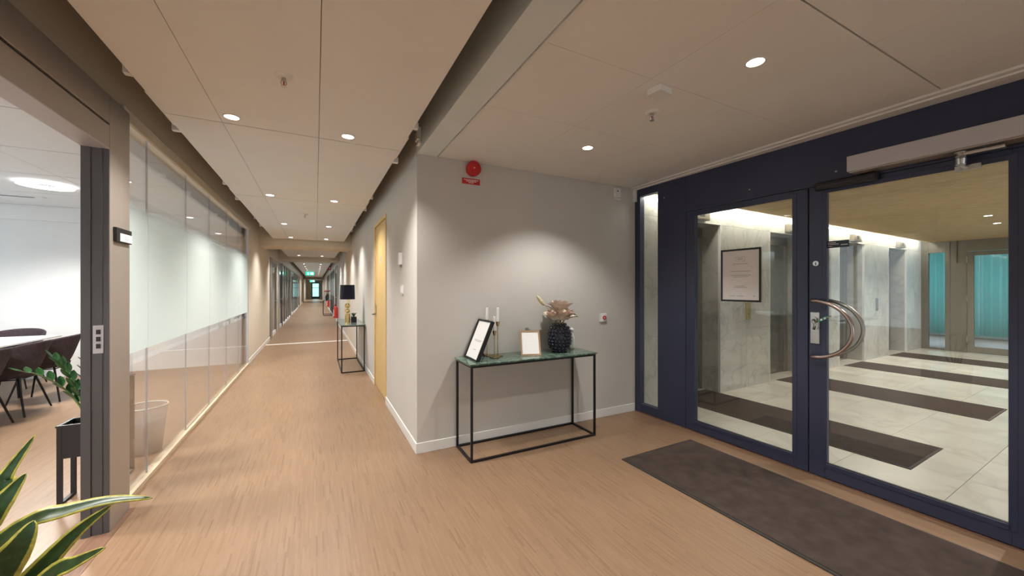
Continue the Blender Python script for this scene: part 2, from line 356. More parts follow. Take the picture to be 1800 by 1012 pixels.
# meeting room shell
STM('wall_room_end', B().box(-5.4, -1.2, 8.6, 8.7, 0, 2.9), M_room, 'cool white end wall of the meeting room', 'wall')
STM('trim_3', B().box(-5.2, -1.2, 8.55, 8.6, 2.44, 2.67), M_room, 'white boxed bulkhead along the end of the meeting room', 'bulkhead')
STM('wall_room_near', B().box(-5.4, -1.2, -1.1, -1.0, 0, 2.9), M_room, 'white near wall of the meeting room', 'wall')
wl_ = ST('window_1', 'meeting room window wall with three tall panes', 'window', (-5.2, 0, 0))
bx(-.2, 0, -1, 8.6, 0, .5).obj('sill_wall', M_room, wl_); bx(-.2, 0, -1, 8.6, 2.45, 2.9).obj('lintel', M_room, wl_)
for y in (-1, 2.1, 5.2, 8.2): bx(-.2, 0, y, y+.4, .5, 2.45).obj('pier', M_room, wl_)
for y in (-.6, 2.5, 5.6):
    w2 = 2.7 if y < 5 else 2.6
    bx(-.12, -.11, y, y+w2, .5, 2.45).obj('pane', M_glass, wl_)
    bx(-.14, -.08, y+w2/2-.03, y+w2/2+.03, .5, 2.45).obj('mullion', M_white, wl_)
# room ceiling
cr = ST('ceiling_room', 'white panelled ceiling of the meeting room', 'ceiling', (0, 0, 2.67))
xs = [-5.2, -4.0, -2.6, -1.2]; yy = [-1, .4, 1.6, 2.8, 4.0, 5.1, 6.22, 7.43, 8.55]
for i in range(len(xs)-1):
    for j in range(len(yy)-1):
        bx(xs[i]+.003, xs[i+1]-.003, yy[j]+.008, yy[j+1]-.008, 0, .03).obj('panel', M_room, cr)
bx(-5.2, -1.2, -1, 8.6, .034, .06).obj('backing', M_slab, cr)
# slab above everything
STM('ceiling_slab', bx(-1.3, 3.6, -6, 56, 2.95, 3.05), M_slab, 'dark structural slab above the hung ceiling panels', 'slab')
# beams across the corridor
STM('trim_4', bx(-1.1, .761, 9.95, 10.9, 2.345, 2.95), M_beige, 'beige beam crossing the corridor at the pilaster', 'beam')
STM('trim_5', bx(-1.1, .761, 15.0, 16.4, 2.37, 2.95), M_beige, 'second beige beam crossing the corridor further on', 'beam')
# corridor rafts
def raft(name, label, y0, y1, cuts, z=2.5, xj=(-.845, -.55, .02, .6), clips=True):
    r = ST(name, label, 'ceiling', (0, 0, z)); ys_ = [y0]+[c for c in cuts if y0 < c < y1]+[y1]
    for j in range(len(ys_)-1):
        for i in range(3):
            g0 = .006 if j > 0 else 0
            bx(xj[i]+(.0015 if i else 0), xj[i+1]-(.0015 if i < 2 else 0), ys_[j]+g0, ys_[j+1]-(.006 if j < len(ys_)-2 else 0), 0, .035).obj('panel', M_ceil, r)
    bx(xj[0]+.05, xj[3]-.05, y0+.05, y1-.05, .036, .06).obj('carrier', M_slab, r)
    if clips:
        for y in [c for c in cuts if y0 < c < y1]:
            for x, sgn in ((xj[0], -1), (xj[3], 1)):
                bx(x-.004, x+sgn*.012, y-.28, y+.22, .005, .03).obj('edge_clip', M_ceil, r)
                bx(x, x+sgn*.045, y+.30, y+.34, .0, .045).obj('hanger', M_ceil, r)
                bx(x+sgn*.002, x+sgn*.03, y-.5, y-.46, .0, .04).obj('hanger', M_ceil, r)
    return r
raft('ceiling', 'white hung ceiling raft of three panel rows over the near corridor', -5.9, 9.9, [-3.8, -1.5, .83, 3.13, 5.47, 7.75])
raft('ceiling.001', 'white hung ceiling raft between the two beige beams', 10.95, 14.95, [12.4, 13.7], z=2.47)
raft('ceiling.002', 'long white hung ceiling raft of the far corridor', 16.5, 44, [18.8, 21.1, 23.4, 25.7, 28, 30.3, 32.6, 34.9, 37.2, 39.5, 41.8], z=2.5, clips=False)
raft('ceiling.003', 'white hung ceiling at the very end of the corridor', 45, 55, [47.5, 50, 52.5], z=2.4, clips=False)
STM('trim_6', bx(-1.1, .761, 44, 45, 2.3, 2.95), M_wall, 'white beam crossing the far corridor', 'beam')
# entrance ceiling
ce = ST('ceiling_entrance', 'white panelled ceiling over the entrance area', 'ceiling', (0, 0, 2.535))
xs = [.955, 1.62, 2.30, 3.185]; yy = [-6, -4.6, -3.26, -2.58, -1.9, -1.22, -.55, .13, .81, 1.49, 2.17, 2.85, 3.225]
for i in range(3):
    for j in range(len(yy)-1):
        gap = .004 if abs(yy[j+1]-.81) < .01 or abs(yy[j]-.81) < .01 else .0012
        bx(xs[i]+.001, xs[i+1]-.001, yy[j]+(.004 if abs(yy[j]-.81) < .01 else .001), yy[j+1]-(.004 if abs(yy[j+1]-.81) < .01 else .001), 0, .03).obj('panel', M_ceil, ce)
bx(.93, 3.6, -6, 3.229, .032, .06).obj('carrier', M_slab, ce)
bx(.938, .951, -6, 3.225, -.006, .03).obj('edge_angle', M_base, ce)
STM('trim_7', B().box(3.188, 3.23, -6, 3.225, 2.522, 2.56).box(3.23, 3.46, -6, 3.225, 2.512, 2.56), M_ceil, 'cream ceiling edge trim above the navy door screen', 'trim')

# baseboards
STM('baseboard_front', bx(.749, 3.24, 3.217, 3.229, 0, .088), M_base, 'white baseboard behind the console table', 'baseboard', .003)
STM('baseboard_right', B().box(.749, .761, 3.229, 4.80, 0, .088).box(.749, .761, 5.81, 16.3, 0, .088), M_base, 'white baseboard along the right corridor wall', 'baseboard', .003)
STM('baseboard_left', B().box(-1.1, -1.088, 8.42, 12.05, 0, .09), M_base, 'white baseboard under the beige left corridor wall', 'baseboard', .003)

# ------------------------------------------------------------------ meeting room front: sliding door portal and glass partition
po = ST('door_1', 'taupe metal sliding door portal of the meeting room', 'doorway', (-1.05, 3.0, 0))
bx(-.115, 0, 0, .262, 0, 2.505).obj('post', M_portal, po, bevel=.003)
bx(-.115, 0, -1.3, -.004, 2.345, 2.505).obj('header_upper', M_portal, po, bevel=.002)
bx(-.115, 0, -1.3, -.004, 2.20, 2.33).obj('header_lower', M_portal, po, bevel=.002)
bx(-.115, -.02, -1.3, -.004, 2.33, 2.345).obj('header_slot', M_blackp, po)
bx(-.115, -.05, -.05, -.004, 2.33, 2.345).obj('slot_end', M_portal, po)
bx(-.115, 0, -1.3, -1.15, 0, 2.2).obj('post', M_portal, po, bevel=.003)
jb = bx(-.115, -.002, -.008, 0, 0, 2.2).obj('jamb', M_jamb, po)
bx(-.115, -.075, -.014, -.008, 0, 2.2).obj('jamb_strip', M_jamb, po)
bx(-.035, -.028, -.012, -.008, 0, 2.2).obj('jamb_strip', M_jamb, po)
bx(-.115, 0, -1.15, 0, 2.194, 2.2).obj('soffit', M_alu, po)
sp = bx(-.066, -.024, -.0135, -.008, 1.03, 1.188).obj('strike_plate', M_alu, jb, bevel=.001, label='pale grey strike plate with three square holes')
for z in (1.058, 1.098, 1.138): bx(-.052, -.034, -.016, -.0136, z, z+.026).obj('strike_hole', M_blackp, jb)
STM('trim_8', bx(-1.13, -1.02, 2.0, 3.262, 0, .002), M_thr, 'dark wood threshold strip of the sliding door', 'threshold')
gp = ST('window_2', 'frameless glass partition with frosted band beside the corridor', 'glass wall', (-1.115, 0, 0))
cuts = [3.262, 3.75, 4.705, 5.61, 6.58, 7.5, 8.43]
for a, b in zip(cuts, cuts[1:]):
    bx(-.006, .006, a+.002, b-.002, .03, 2.49).obj('pane', M_glass, gp)
    bx(.0065, .0085, a+.002, b-.002, .96, 2.03).obj('frosted_film', M_frost, gp)
for a in cuts[1:-1]: bx(-.006, .006, a-.0015, a+.0015, .03, 2.49).obj('seam', M_alu, gp)
bx(-.03, .03, 3.262, 8.43, 0, .03).obj('sill', M_sill, gp)
bx(-.02, .02, 8.40, 8.43, .03, 2.49).obj('end_profile', M_alu, gp)
STM('trim_9', bx(-1.2, -1.13, 8.43, 8.6, 0, 2.9), M_room, 'pale return of wall at the end of the glass partition', 'trim')
np_ = thing('room_nameplate', 'small black room nameplate with white card on the taupe post', 'nameplate', (-1.05, 3.14, 1.715))
bx(0, .016, -.103, .103, -.042, .042).obj('holder', M_blackp, np_, bevel=.002)
cd = bx(.0161, .0175, -.06, .097, -.036, .012).obj('card', M_paper, np_)
for z, a in ((-.008, .05), (-.018, .07), (-.027, .04)): bx(.0176, .018, .02-a/2, .02+a/2, z-.002, z+.002).obj('text_line', M_inkl, cd)

# ------------------------------------------------------------------ navy glass screen and double door
def stile(x0, x1, y0, y1, z0, z1, parent, name='stile', mat=None): return bx(x0, x1, y0, y1, z0, z1).obj(name, mat or M_navy, parent, bevel=.0025)
sc = ST('wall_screen', 'navy metal entrance screen with narrow sidelight around the glass doors', 'door screen', (LO[0], LO[1], 0), LA)
stile(0, .07, -.074, .03, 0, 2.53, sc, 'post'); stile(0, .07, -.316, -.074, 2.435, 2.53, sc, 'rail'); stile(0, .07, -.316, -.074, 0, .098, sc, 'rail')
stile(0, .07, -.655, -.316, 0, 2.53, sc, 'panel'); stile(.002, .07, -2.79, -.655, 2.158, 2.53, sc, 'transom')
stile(-.006, 0, -2.79, -.655, 2.156, 2.172, sc, 'transom_strip')
stile(0, .07, -3.7, -2.79, 0, 2.53, sc, 'panel')
bx(.03, .038, -.316, -.074, .098, 2.435).obj('pane', M_glassd, sc)
for y, z in ((-.40, 2.35), (-1.27, 2.24), (-1.87, 2.235)): B().disc((-.003, y, z), .006, 'x', .004, 10).obj('screw', M_steel, sc)
bx(-.014, .08, -3.7, .03, 0, .006).obj('threshold', M_thr, sc)
def leaf(name, label, y0, y1, gl0, gl1, zb, zt):
    d = ST(name, label, 'door', Lw(0, y1, 0), LA)      # local y runs negative from y1
    H = 2.152
    def r(a): return a-y1
    stile(-.004, .06, r(y0), r(gl0), .012, H, d); stile(-.004, .06, r(gl1), r(y1)-.003, .012, H, d)
    stile(-.004, .06, r(gl0), r(gl1), .012, zb, d, 'bottom_rail'); stile(-.004, .06, r(gl0), r(gl1), zt, H, d, 'top_rail')
    for a, b, c, e in ((gl0-.02, gl0+.012, zb-.02, zt+.02), (gl1-.012, gl1+.02, zb-.02, zt+.02)):
        stile(-.0075, .0, r(a), r(b), c, e, d, 'glazing_bead')
    stile(-.0075, 0, r(gl0), r(gl1), zb-.02, zb+.012, d, 'glazing_bead'); stile(-.0075, 0, r(gl0), r(gl1), zt-.012, zt+.02, d, 'glazing_bead')
    bx(.022, .030, r(gl0), r(gl1), zb, zt).obj('pane', M_glassd, d)
    bx(.0, .021, r(gl0), r(gl1), zb+.012, zb+.016).obj('gasket', M_blackp, d)
    return d
leaf('door_2', 'navy framed glass door leaf with framed notice', -1.698, -.659, -1.606, -.745, .100, 2.11)
d3 = leaf('door_3', 'navy framed glass door leaf with curved pull handle', -2.785, -1.704, -2.642, -1.806, .108, 2.104)
y1 = -1.704
lp = bx(-.012, -.004, -.072, -.012, .985, 1.22).obj('lock_plate', M_steel, d3, bevel=.004)
B().disc((-.03, -.04, 1.165), .020, 'x', .018, 20).obj('turn_knob', M_steel, lp, smooth=False)
B().tube([(-.03, -.04, 1.165), (-.052, -.048, 1.155), (-.056, -.062, 1.13), (-.050, -.05, 1.095)], .009, 8).obj('turn_lever', M_steel, lp, smooth=True)
B().poly([Vector((-.064, -.112+.034*math.cos(t)*.86-.020*math.sin(t)*.5, 1.176+.020*math.sin(t)*.86+.034*math.cos(t)*-.5)) for t in [2*PI*k/20 for k in range(20)]], (1, 0, 0), .004).obj('emergency_tag', M_green, lp, label='green oval emergency exit tag with white marks')
for a in (-.012, .010): bx(-.0655, -.0642, -.112+a-.006, -.112+a+.005, 1.170-a*.5, 1.182-a*.5).obj('tag_mark', M_paper, lp)
B().tube([(-.050, -.055, 1.14), (-.060, -.085, 1.160), (-.061, -.11, 1.176), (-.061, -.16, 1.200)], .004, 6).obj('tag_pin', M_bronze, lp)
B().disc((-.014, -.048, 1.582), .019, 'x', .010, 20).obj('lock_cylinder', M_steel, d3)
bx(-.016, -.0135, -.051, -.046, 1.568, 1.590).obj('keyhole', M_blackp, d3)
def handle(x, mat, parent, dy):
    pts = []
    zc, ry, rz = 1.10, .235, .207
    pts.append((-.004 if x < 0 else .06, -.03+dy, zc+rz))
    for k in range(0, 25):
        a = PI/2-PI*k/24; pts.append((x, -.045+dy-ry*math.cos(a), zc+rz*math.sin(a)))
    pts.append((-.004 if x < 0 else .06, -.03+dy, zc-rz))
    return B().tube(pts, .0135, 12).obj('pull_handle', mat, parent, smooth=True)
handle(-.06, M_bronze, d3, 0); handle(.115, M_steel, d3, 0)

op = thing('door_operator', 'long grey automatic door operator box above the right door leaf', 'door operator', Lw(0, -1.975, 2.175), LA)
bx(-.13, -.008, -1.35, 0, .008, .112).obj('housing', M_alu, op, bevel=.004)
bx(-.118, -.008, -1.35, -.012, 0, .008).obj('base_plate', M_portal, op)
ax, ay = -.085, -.50
B().lathe([(.026, -.005), (.026, -.012), (.021, -.014), (.024, -.03), (.020, -.034), (.024, -.045), (.021, -.075), (.012, -.08)], 20, (ax, ay, 0)).obj('spindle', M_steel, op, smooth=False)
B().box(ax-.018, ax+.018, ay-.16, ay, -.028, -.010).obj('arm', M_steel, op, bevel=.004)
B().tube([(ax, ay, -.075), (-.03, ay-.01, -.085)], .01, 8).obj('arm_joint', M_steel, op)
bx(-.028, -.008, ay-.065, ay+.035, -.10, -.07).obj('arm_shoe', M_steel, op, bevel=.002)
for y in (ay-.05, ay+.02): B().disc((-.036, y, -.085), .010, 'x', .01, 12).obj('bolt', M_steel, op)
se = thing('safety_sensor_bar', 'black presence sensor bar on the top rail of the right door leaf', 'sensor', Lw(-.008, -1.755, 2.118), LA)
B().box(-.048, 0, -.355, 0, -.006, .052).obj('bar_housing', M_blackp, se, bevel=.014)
bx(-.0495, -.048, -.33, -.02, .012, .022).obj('lens_strip', M_vase, se)
nf = thing('framed_notice', 'black framed white paper notice hung on the left door glass', 'notice', Lw(.021, -1.183, 1.512), LA)
hw, hh = .172, .232
for n_, a in (('frame_side', (-hw, -hw+.014, -hh, hh)), ('frame_side', (hw-.014, hw, -hh, hh)), ('frame_rail', (-hw+.014, hw-.014, -hh, -hh+.016)), ('frame_rail', (-hw+.014, hw-.014, hh-.016, hh))):
    bx(-.012, 0, a[0], a[1], a[2], a[3]).obj(n_, M_blackp, nf)
bx(-.007, -.001, -hw+.014, hw-.014, -hh+.016, hh-.016).obj('paper', M_paper, nf)
pp = nf.children[-1] if False else [c for c in nf.children if c.name.startswith('paper')][0]
for z, a, y in ((.035, .17, 0), (.0, .18, 0), (-.014, .13, 0), (-.095, .075, 0), (-.107, .115, 0), (-.182, .05, .07), (-.182, .06, 0), (-.182, .02, -.115), (.10, .13, 0)):
    x = -a/2; tl = B()
    while x < a/2:
        ww = min(random.uniform(.008, .026), a/2-x); tl.box(-.0078, -.0071, y+x, y+x+ww, z-.0025, z+.0025); x += ww+.003
    tl.obj('text_line', M_inkl, pp, kind='stuff')
em = B()
for r, a0, a1 in ((.045, .3, 1.2), (.045, 1.9, 2.85), (.045, -1.2, -.3), (.045, 3.4, 4.3), (.03, .9, 2.2)):
    em.tube([(-.0076, r*1.05*math.cos(a0+(a1-a0)*k/8), .142+.55*r*math.sin(a0+(a1-a0)*k/8)) for k in range(9)], .0016, 5)
for k in range(-2, 3): em.box(-.0078, -.0071, k*.009-.002, k*.009+.002, .134, .150)
em.obj('crest', M_inkl, pp, kind='stuff')
ds = thing('door_label', 'small dark teal film label with white print on right door glass', 'label', Lw(.0218, -1.866, 1.716), LA)
fm = bx(-.003, 0, -.071, .062, -.025, .025).obj('film', M_label, ds)
for z, a0, a1 in ((.012, .052, .005), (.001, .052, -.012), (-.013, .052, .025), (-.006, -.025, -.064)): bx(-.0042, -.003, a0, a1, z-.0022, z+.0022).obj('text_line', M_paper, fm)

# entrance mat
em_ = thing('entrance_mat', 'dark brown fibre entrance mat in front of the glass doors', 'mat', (2.28, -1.2, 0), math.radians(1))
bx(.02, .83, .02, 3.53, 0, .010).obj('pile', M_mat, em_)
B().box(0, .02, 0, 3.55, 0, .007).box(.83, .85, 0, 3.55, 0, .007).box(.02, .83, 0, .02, 0, .007).box(.02, .83, 3.53, 3.55, 0, .007).obj('border', M_matb, em_)

# ------------------------------------------------------------------ lobby
lc = ST('ceiling_lobby', 'ash slatted ceiling of the lift lobby', 'ceiling', (LO[0], LO[1], 2.44), LA)
sl = B()
x = .09
while x < 9.25:
    sl.box(x, x+.030, -4.6, -.20, 0, .03); x += .046
sl.obj('slats', M_slat, lc, kind='stuff')
bx(.07, 9.35, -4.6, -.20, .05, .06).obj('backing', M_void, lc)
bx(.07, 9.35, -4.65, .3, .2, .22).obj('soffit', M_room, lc)
cv = thing('cove_light', 'long linear cove light along the top of the marble lift wall', 'light', Lw(.1, -.19, 2.47), LA)
bx(0, 9.0, 0, .03, 0, .02).obj('light_strip', M_cove, cv); bx(0, 9.0, -.006, 0, -.01, .05).obj('housing', M_base, cv)
mw = ST('wall_lobby', 'grey-white marble lift wall of the lobby', 'wall', (LO[0], LO[1], 0), LA)
lifts = [(.49, 1.55), (2.78, 3.85), (5.08, 6.13), (7.34, 8.36)]
edges = [.071]+[e for l_ in lifts for e in l_]+[9.3]
rows = [0, .83, 1.66, 2.24, 2.66]
for k in range(0, len(edges), 2):
    x0, x1 = edges[k], edges[k+1]; nx = 2 if x1-x0 > .9 else 1
    for i in range(nx):
        for j in range(4):
            a = x0+(x1-x0)*i/nx; b = x0+(x1-x0)*(i+1)/nx
            bx(a+.0008, b-.0008, -.04, -.01, rows[j]+.0008, rows[j+1]-.0008).obj('panel', M_marb, mw)
for a, b in lifts: bx(a, b, -.04, -.01, 2.2408, 2.66).obj('panel', M_marb, mw)
bx(.071, 9.3, .42, .45, 0, 2.66).obj('backing', M_void, mw)
def elevator(a, b, label):
    e = ST('lift', label, 'lift', Lw(a, -.04, 0), LA); wd = b-a; dp = .28
    bx(-.03, 0, .03, dp, 0, 2.24).obj('reveal', M_marb, e); bx(wd, wd+.03, .03, dp, 0, 2.24).obj('reveal', M_marb, e)
    bx(-.03, wd+.03, .03, dp, 2.24, 2.27).obj('soffit', M_marb, e)
    bx(-.006, 0, -.004, .03, 0, 2.24).obj('edge_trim', M_base, e); bx(wd, wd+.006, -.004, .03, 0, 2.24).obj('edge_trim', M_base, e); bx(0, wd, -.004, .03, 2.24, 2.246).obj('edge_trim', M_base, e)
    bx(-.03, wd+.03, dp-.02, dp+.06, 2.1, 2.24).obj('header', M_door_st, e)
    bx(0, .05, dp-.02, dp+.06, 0, 2.1).obj('frame', M_steel, e); bx(wd-.05, wd, dp-.02, dp+.06, 0, 2.1).obj('frame', M_steel, e)
    bx(.05, wd/2-.002, dp+.02, dp+.05, .01, 2.1).obj('leaf', M_door_st, e); bx(wd/2+.002, wd-.05, dp+.02, dp+.05, .01, 2.1).obj('leaf', M_door_st, e)
    bx(0, wd, dp-.02, dp+.1, 0, .008).obj('sill', M_steel, e)
    return e
for (a, b), n_ in zip(lifts, ('lift nearest the glass doors with steel leaves in marble niche', 'second lift along the marble wall seen beside the framed notice', 'third lift along the marble wall behind the curved handle', 'last lift along the marble wall next to the grey partition')):
    elevator(a, b, n_)
for (a, b), n_ in zip(lifts, ('nearest lift', 'second lift', 'third lift', 'last lift')):
    c = (a+b)/2+.05
    f = thing('floor_indicator', 'small box floor indicator above the '+n_, 'indicator', Lw(c, -.04, 2.275), LA, 'floor indicators above the lifts')
    hs = bx(-.16, .16, -.07, 0, 0, .11).obj('housing', M_disp, f, bevel=.004); bx(-.05, .05, -.0715, -.07, .025, .085).obj('display', M_blackp, hs); bx(-.16, .16, -.075, 0, -.012, 0).obj('lip', M_steel, f)
for xc, z0, mt, n_ in ((2.2, .955, M_gold, 'brass lift call panel between the first two lifts'), (6.73, .95, M_steel, 'steel lift call panel between the last two lifts')):
    f = thing('call_panel', n_, 'call panel', Lw(xc, -.04, z0), LA)
    pl = bx(-.055, .055, -.012, 0, 0, .245).obj('plate', mt, f, bevel=.003)
    for z in (.08, .16): B().disc((0, -.018, z), .018, 'y', .006, 16).obj('button', M_disp, pl)
for x0, y0, L_, n_ in ((.75, -2.06, 2.22, 'first dark fibre mat in the lobby just behind the doors'), (2.98, -2.08, 2.05, 'second dark fibre mat in front of the second lift'), (5.22, -2.5, 2.45, 'third dark fibre mat crossing the lobby floor'), (7.33, -2.5, 2.45, 'last dark fibre mat before the grey partition')):
    m_ = thing('lobby_mat', n_, 'mat', Lw(x0, y0, 0), LA, 'dark mats in front of the lifts')
    bx(.02, .76, .02, L_-.02, 0, .008).obj('pile', M_lmat, m_)
    B().box(0, .02, 0, L_, 0, .006).box(.76, .78, 0, L_, 0, .006).box(.02, .76, 0, .02, 0, .006).box(.02, .76, L_-.02, L_, 0, .006).obj('border', M_matb, m_)
STM('wall_lobby_south', bx(3.2, 13, -1.75, -1.65, 0, 2.7), M_room, 'white wall on the unseen side of the lobby', 'wall')
# far lobby partition
fp = ST('wall_lobby_end', 'warm grey metal partition with slim window at the lobby end', 'partition', Lw(9.3, 0, 0), LA)
stile(0, .08, -.157, .0, 0, 2.66, fp, 'post', M_grey); stile(0, .08, -.413, -.157, 2.2, 2.66, fp, 'panel', M_grey); stile(0, .08, -.413, -.157, 0, .04, fp, 'rail', M_grey)
stile(0, .08, -.49, -.413, 0, 2.66, fp, 'post', M_grey); stile(.01, .08, -.735, -.49, 0, 2.66, fp, 'panel', M_grey)
stile(0, .08, -2.0, -.735, 2.2, 2.66, fp, 'transom', M_grey); stile(0, .08, -4.7, -2.0, 0, 2.66, fp, 'panel', M_grey)
bx(.03, .04, -.413, -.157, .04, 2.2).obj('pane', M_glass, fp)
bx(-.015, 0, -.60, -.58, 1.95, 2.44).obj('door_stop_bar', M_jamb, fp)
fd = ST('door_4', 'warm grey framed glass door at the lobby end', 'door', Lw(9.29, -.735, 0), LA)
stile(0, .06, -.10, -.004, .01, 2.19, fd, 'stile', M_grey); stile(0, .06, -1.26, -1.16, .01, 2.19, fd, 'stile', M_grey)
stile(0, .06, -1.16, -.10, .01, .14, fd, 'bottom_rail', M_grey); stile(0, .06, -1.16, -.10, 2.10, 2.19, fd, 'top_rail', M_grey)
bx(.025, .035, -1.16, -.10, .14, 2.10).obj('pane', M_glass, fd)
for z in (.22, 1.1, 1.95): B().lathe([(.012, 0), (.012, .13)], 10, (-.008, -.002, z)).obj('hinge', M_steel, fd)
# room beyond the lobby
STM('floor.002', bx(12.4, 18.5, -2.5, 6, -.06, -.002), M_floor, 'wood floor of the room beyond the lobby', 'floor')
wb_ = ST('window_3', 'bright window wall of the room beyond the lobby', 'window', (16.5, 0, 0))
bx(0, .15, -2.5, 6, 0, .3).obj('sill_wall', M_room, wb_); bx(0, .15, -2.5, 6, 2.6, 2.9).obj('lintel', M_room, wb_)
bx(.05, .06, -2.5, 6, .3, 2.6).obj('pane', M_glass, wb_)
for y in (-1, .5, 2, 3.5, 5): bx(0, .1, y, y+.06, .3, 2.6).obj('mullion', M_white, wb_)
STM('wall_far_room', B().box(12.5, 16.6, 6, 6.1, 0, 2.9).box(12.4, 12.5, 3.95, 6, 0, 2.9), M_room, 'white wall of the room beyond the lobby', 'wall')
STM('ceiling_far_room', bx(12.3, 16.6, -2.6, 6.1, 2.7, 2.8), M_room, 'white ceiling of the room beyond the lobby', 'ceiling')
def curtain(x, y0, y1, z0, z1, label):
    b = B(); n = int((y1-y0)/.012)
    for i in range(n+1):
        y = y0+(y1-y0)*i/n; xx = x+.035*math.sin(i*.55)+.012*math.sin(i*.21)
        b.v += [(xx, y, z0), (xx, y, z1)]
    b.f = [(2*i, 2*i+2, 2*i+3, 2*i+1) for i in range(n)]
    o = b.obj('curtain', M_curt, smooth=True); tag(o, label, 'curtain'); m = o.modifiers.new('th', 'SOLIDIFY'); m.thickness = .003; return o
curtain(14.2, 2.99, 4.1, .25, 2.68, 'turquoise curtain seen through the slim lobby end window')
curtain(14.2, -1.62, 2.985, .25, 2.68, 'turquoise curtain seen through the lobby end door')
STM('wall_lobby_screen_south', bx(3.36, 3.46, -6, -.5, 0, 2.95), M_wall, 'off-white wall beside the door screen behind', 'wall')

# ------------------------------------------------------------------ birch door in the right wall
bd = ST('door_5', 'birch veneer door with steel lever in the right corridor wall', 'door', (.761, 4.805, 0))
bx(.0, .10, 0, .03, 0, 2.295).obj('frame_jamb', M_oake, bd); bx(.0, .10, .97, 1.0, 0, 2.295).obj('frame_jamb', M_oakd, bd); bx(0, .10, .03, .97, 2.265, 2.295).obj('frame_head', M_oakd, bd)
bx(-.008, 0, -.015, .03, 0, 2.30).obj('casing', M_oakd, bd); bx(-.008, 0, .97, 1.015, 0, 2.30).obj('casing', M_oakd, bd); bx(-.008, 0, .03, .97, 2.262, 2.305).obj('casing', M_oakd, bd)
bx(.008, .05, .033, .967, .01, 2.26).obj('door_panel', M_oakd, bd)
for z in (.28, 1.98): bx(-.004, .008, .03, .055, z, z+.16).obj('hinge', M_steel, bd)
hp = bx(.002, .008, .885, .925, .98, 1.16).obj('lock_plate', M_steel, bd)
B().tube([(.008, .905, 1.03), (-.05, .905, 1.03), (-.055, .88, 1.03), (-.055, .78, 1.03)], .009, 8).obj('lever', M_steel, hp, smooth=True)
B().disc((-.006, .905, 1.13), .012, 'x', .008, 12).obj('cylinder', M_steel, hp)
bx(.005, .008, .46, .54, 1.74, 1.82).obj('door_sign', M_inkl, bd)

# ------------------------------------------------------------------ small wall and ceiling things
s_ = thing('alarm_siren', 'round red alarm siren high on the console wall', 'siren', (1.258, 3.229, 2.468))
B().disc((0, -.02, 0), .06, 'y', .02, 28).obj('base', M_red, s_)
bb = B().disc((0, -.065, 0), .066, 'y', .045, 32).obj('body', M_red, s_, bevel=.008)
B().disc((0, -.072, 0), .036, 'y', .008, 24).obj('sounder_cone', M_red, bb, bevel=.002); B().disc((-.005, -.075, .0), .006, 'y', .004, 10).obj('led_window', M_white, bb)
s_ = thing('alarm_sign', 'small red sign with white print under the siren', 'sign', (1.248, 3.229, 2.362))
pl = bx(-.086, .086, -.004, 0, -.026, .026).obj('plate', M_red, s_)
for z, a in ((.012, .14), (.0, .10), (-.012, .05)):
    xx = -a/2; tx = B()
    while xx < a/2: ww = min(random.uniform(.008, .02), a/2-xx); tx.box(xx, xx+ww, -.0052, -.004, z-.003, z+.003); xx += ww+.003
    tx.obj('text_line', M_paper, pl, kind='stuff')
s_ = thing('emergency_button', 'white wall switch with red round button right of the table', 'switch', (2.772, 3.229, 1.078))
bx(-.046, .046, -.02, 0, -.046, .046).obj('cover', M_white, s_, bevel=.006); rb = B().disc((.008, -.032, 0), .022, 'y', .012, 20).obj('red_button', M_red, s_, bevel=.004); B().disc((.002, -.0335, .0), .006, 'y', .002, 10).obj('white_dot', M_paper, rb)
def camera_box(loc, rz, label):
    s = thing('motion_detector', label, 'detector', loc, rz)
    bx(-.04, .04, -.035, 0, -.055, .05).obj('housing', M_white, s, bevel=.005); B().disc((-.008, -.037, .012), .008, 'y', .004, 12).obj('sensor_eye', M_blackp, s); bx(-.04, .04, -.025, 0, -.085, -.060).obj('bracket', M_white, s, bevel=.002)
camera_box((2.968, 3.229, 2.455), 0, 'small white detector under the ceiling in the corner by the navy screen')
camera_box((.761, 3.115, 2.655), -PI/2, 'small white detector on the boxed beam above the wall corner')
s_ = thing('door_contact', 'narrow white contact box at the top of the navy screen', 'sensor', Lw(-.012, .012, 2.43), LA)
bx(-.022, .01, -.045, .02, -.05, .085).obj('housing', M_white, s_, bevel=.003); bx(-.0235, -.022, -.02, 0, .0, .006).obj('led_slot', M_inkl, s_)
s_ = thing('wireless_sensor', 'white square sensor box on the entrance ceiling', 'sensor', (1.745, 1.545, 2.535), math.radians(8))
bx(-.055, .055, -.045, .045, -.036, 0).obj('housing', M_white, s_, bevel=.004); bx(-.03, .03, .0455, .047, -.014, -.008).obj('slot', M_jamb, s_); B().disc((0, 0, -.04), .012, 'z', .004, 12).obj('lens', M_rim, s_)
def sprinkler(x, y, z, label):
    s = thing('sprinkler', label, 'sprinkler', (x, y, z))
    B().lathe([(.042, 0), (.042, -.004), (.03, -.012), (.016, -.012)], 24).obj('rosette', M_rim, s, smooth=False)
    B().lathe([(.010, -.012), (.010, -.03)], 12).obj('body', M_steel, s)
    for sx in (-1, 1): B().tube([(sx*.010, 0, -.026), (sx*.013, 0, -.04), (sx*.003, 0, -.054)], .0025, 6).obj('frame_arm', M_steel, s)
    B().lathe([(.003, -.03), (.0035, -.05)], 8).obj('bulb', M_red, s); B().disc((0, 0, -.057), .015, 'z', .002, 14).obj('deflector', M_steel, s)
sprinkler(1.926, 1.767, 2.535, 'chrome sprinkler head on the entrance ceiling beside the sensor box')
sprinkler(-.147, 2.297, 2.5, 'sprinkler head on the corridor ceiling panel nearest the viewer')
sprinkler(-.143, 6.443, 2.5, 'sprinkler head on the corridor ceiling above the birch door')
s_ = thing('thermostat', 'white room thermostat on the wall right of the birch door', 'thermostat', (.761, 3.87, 1.685))
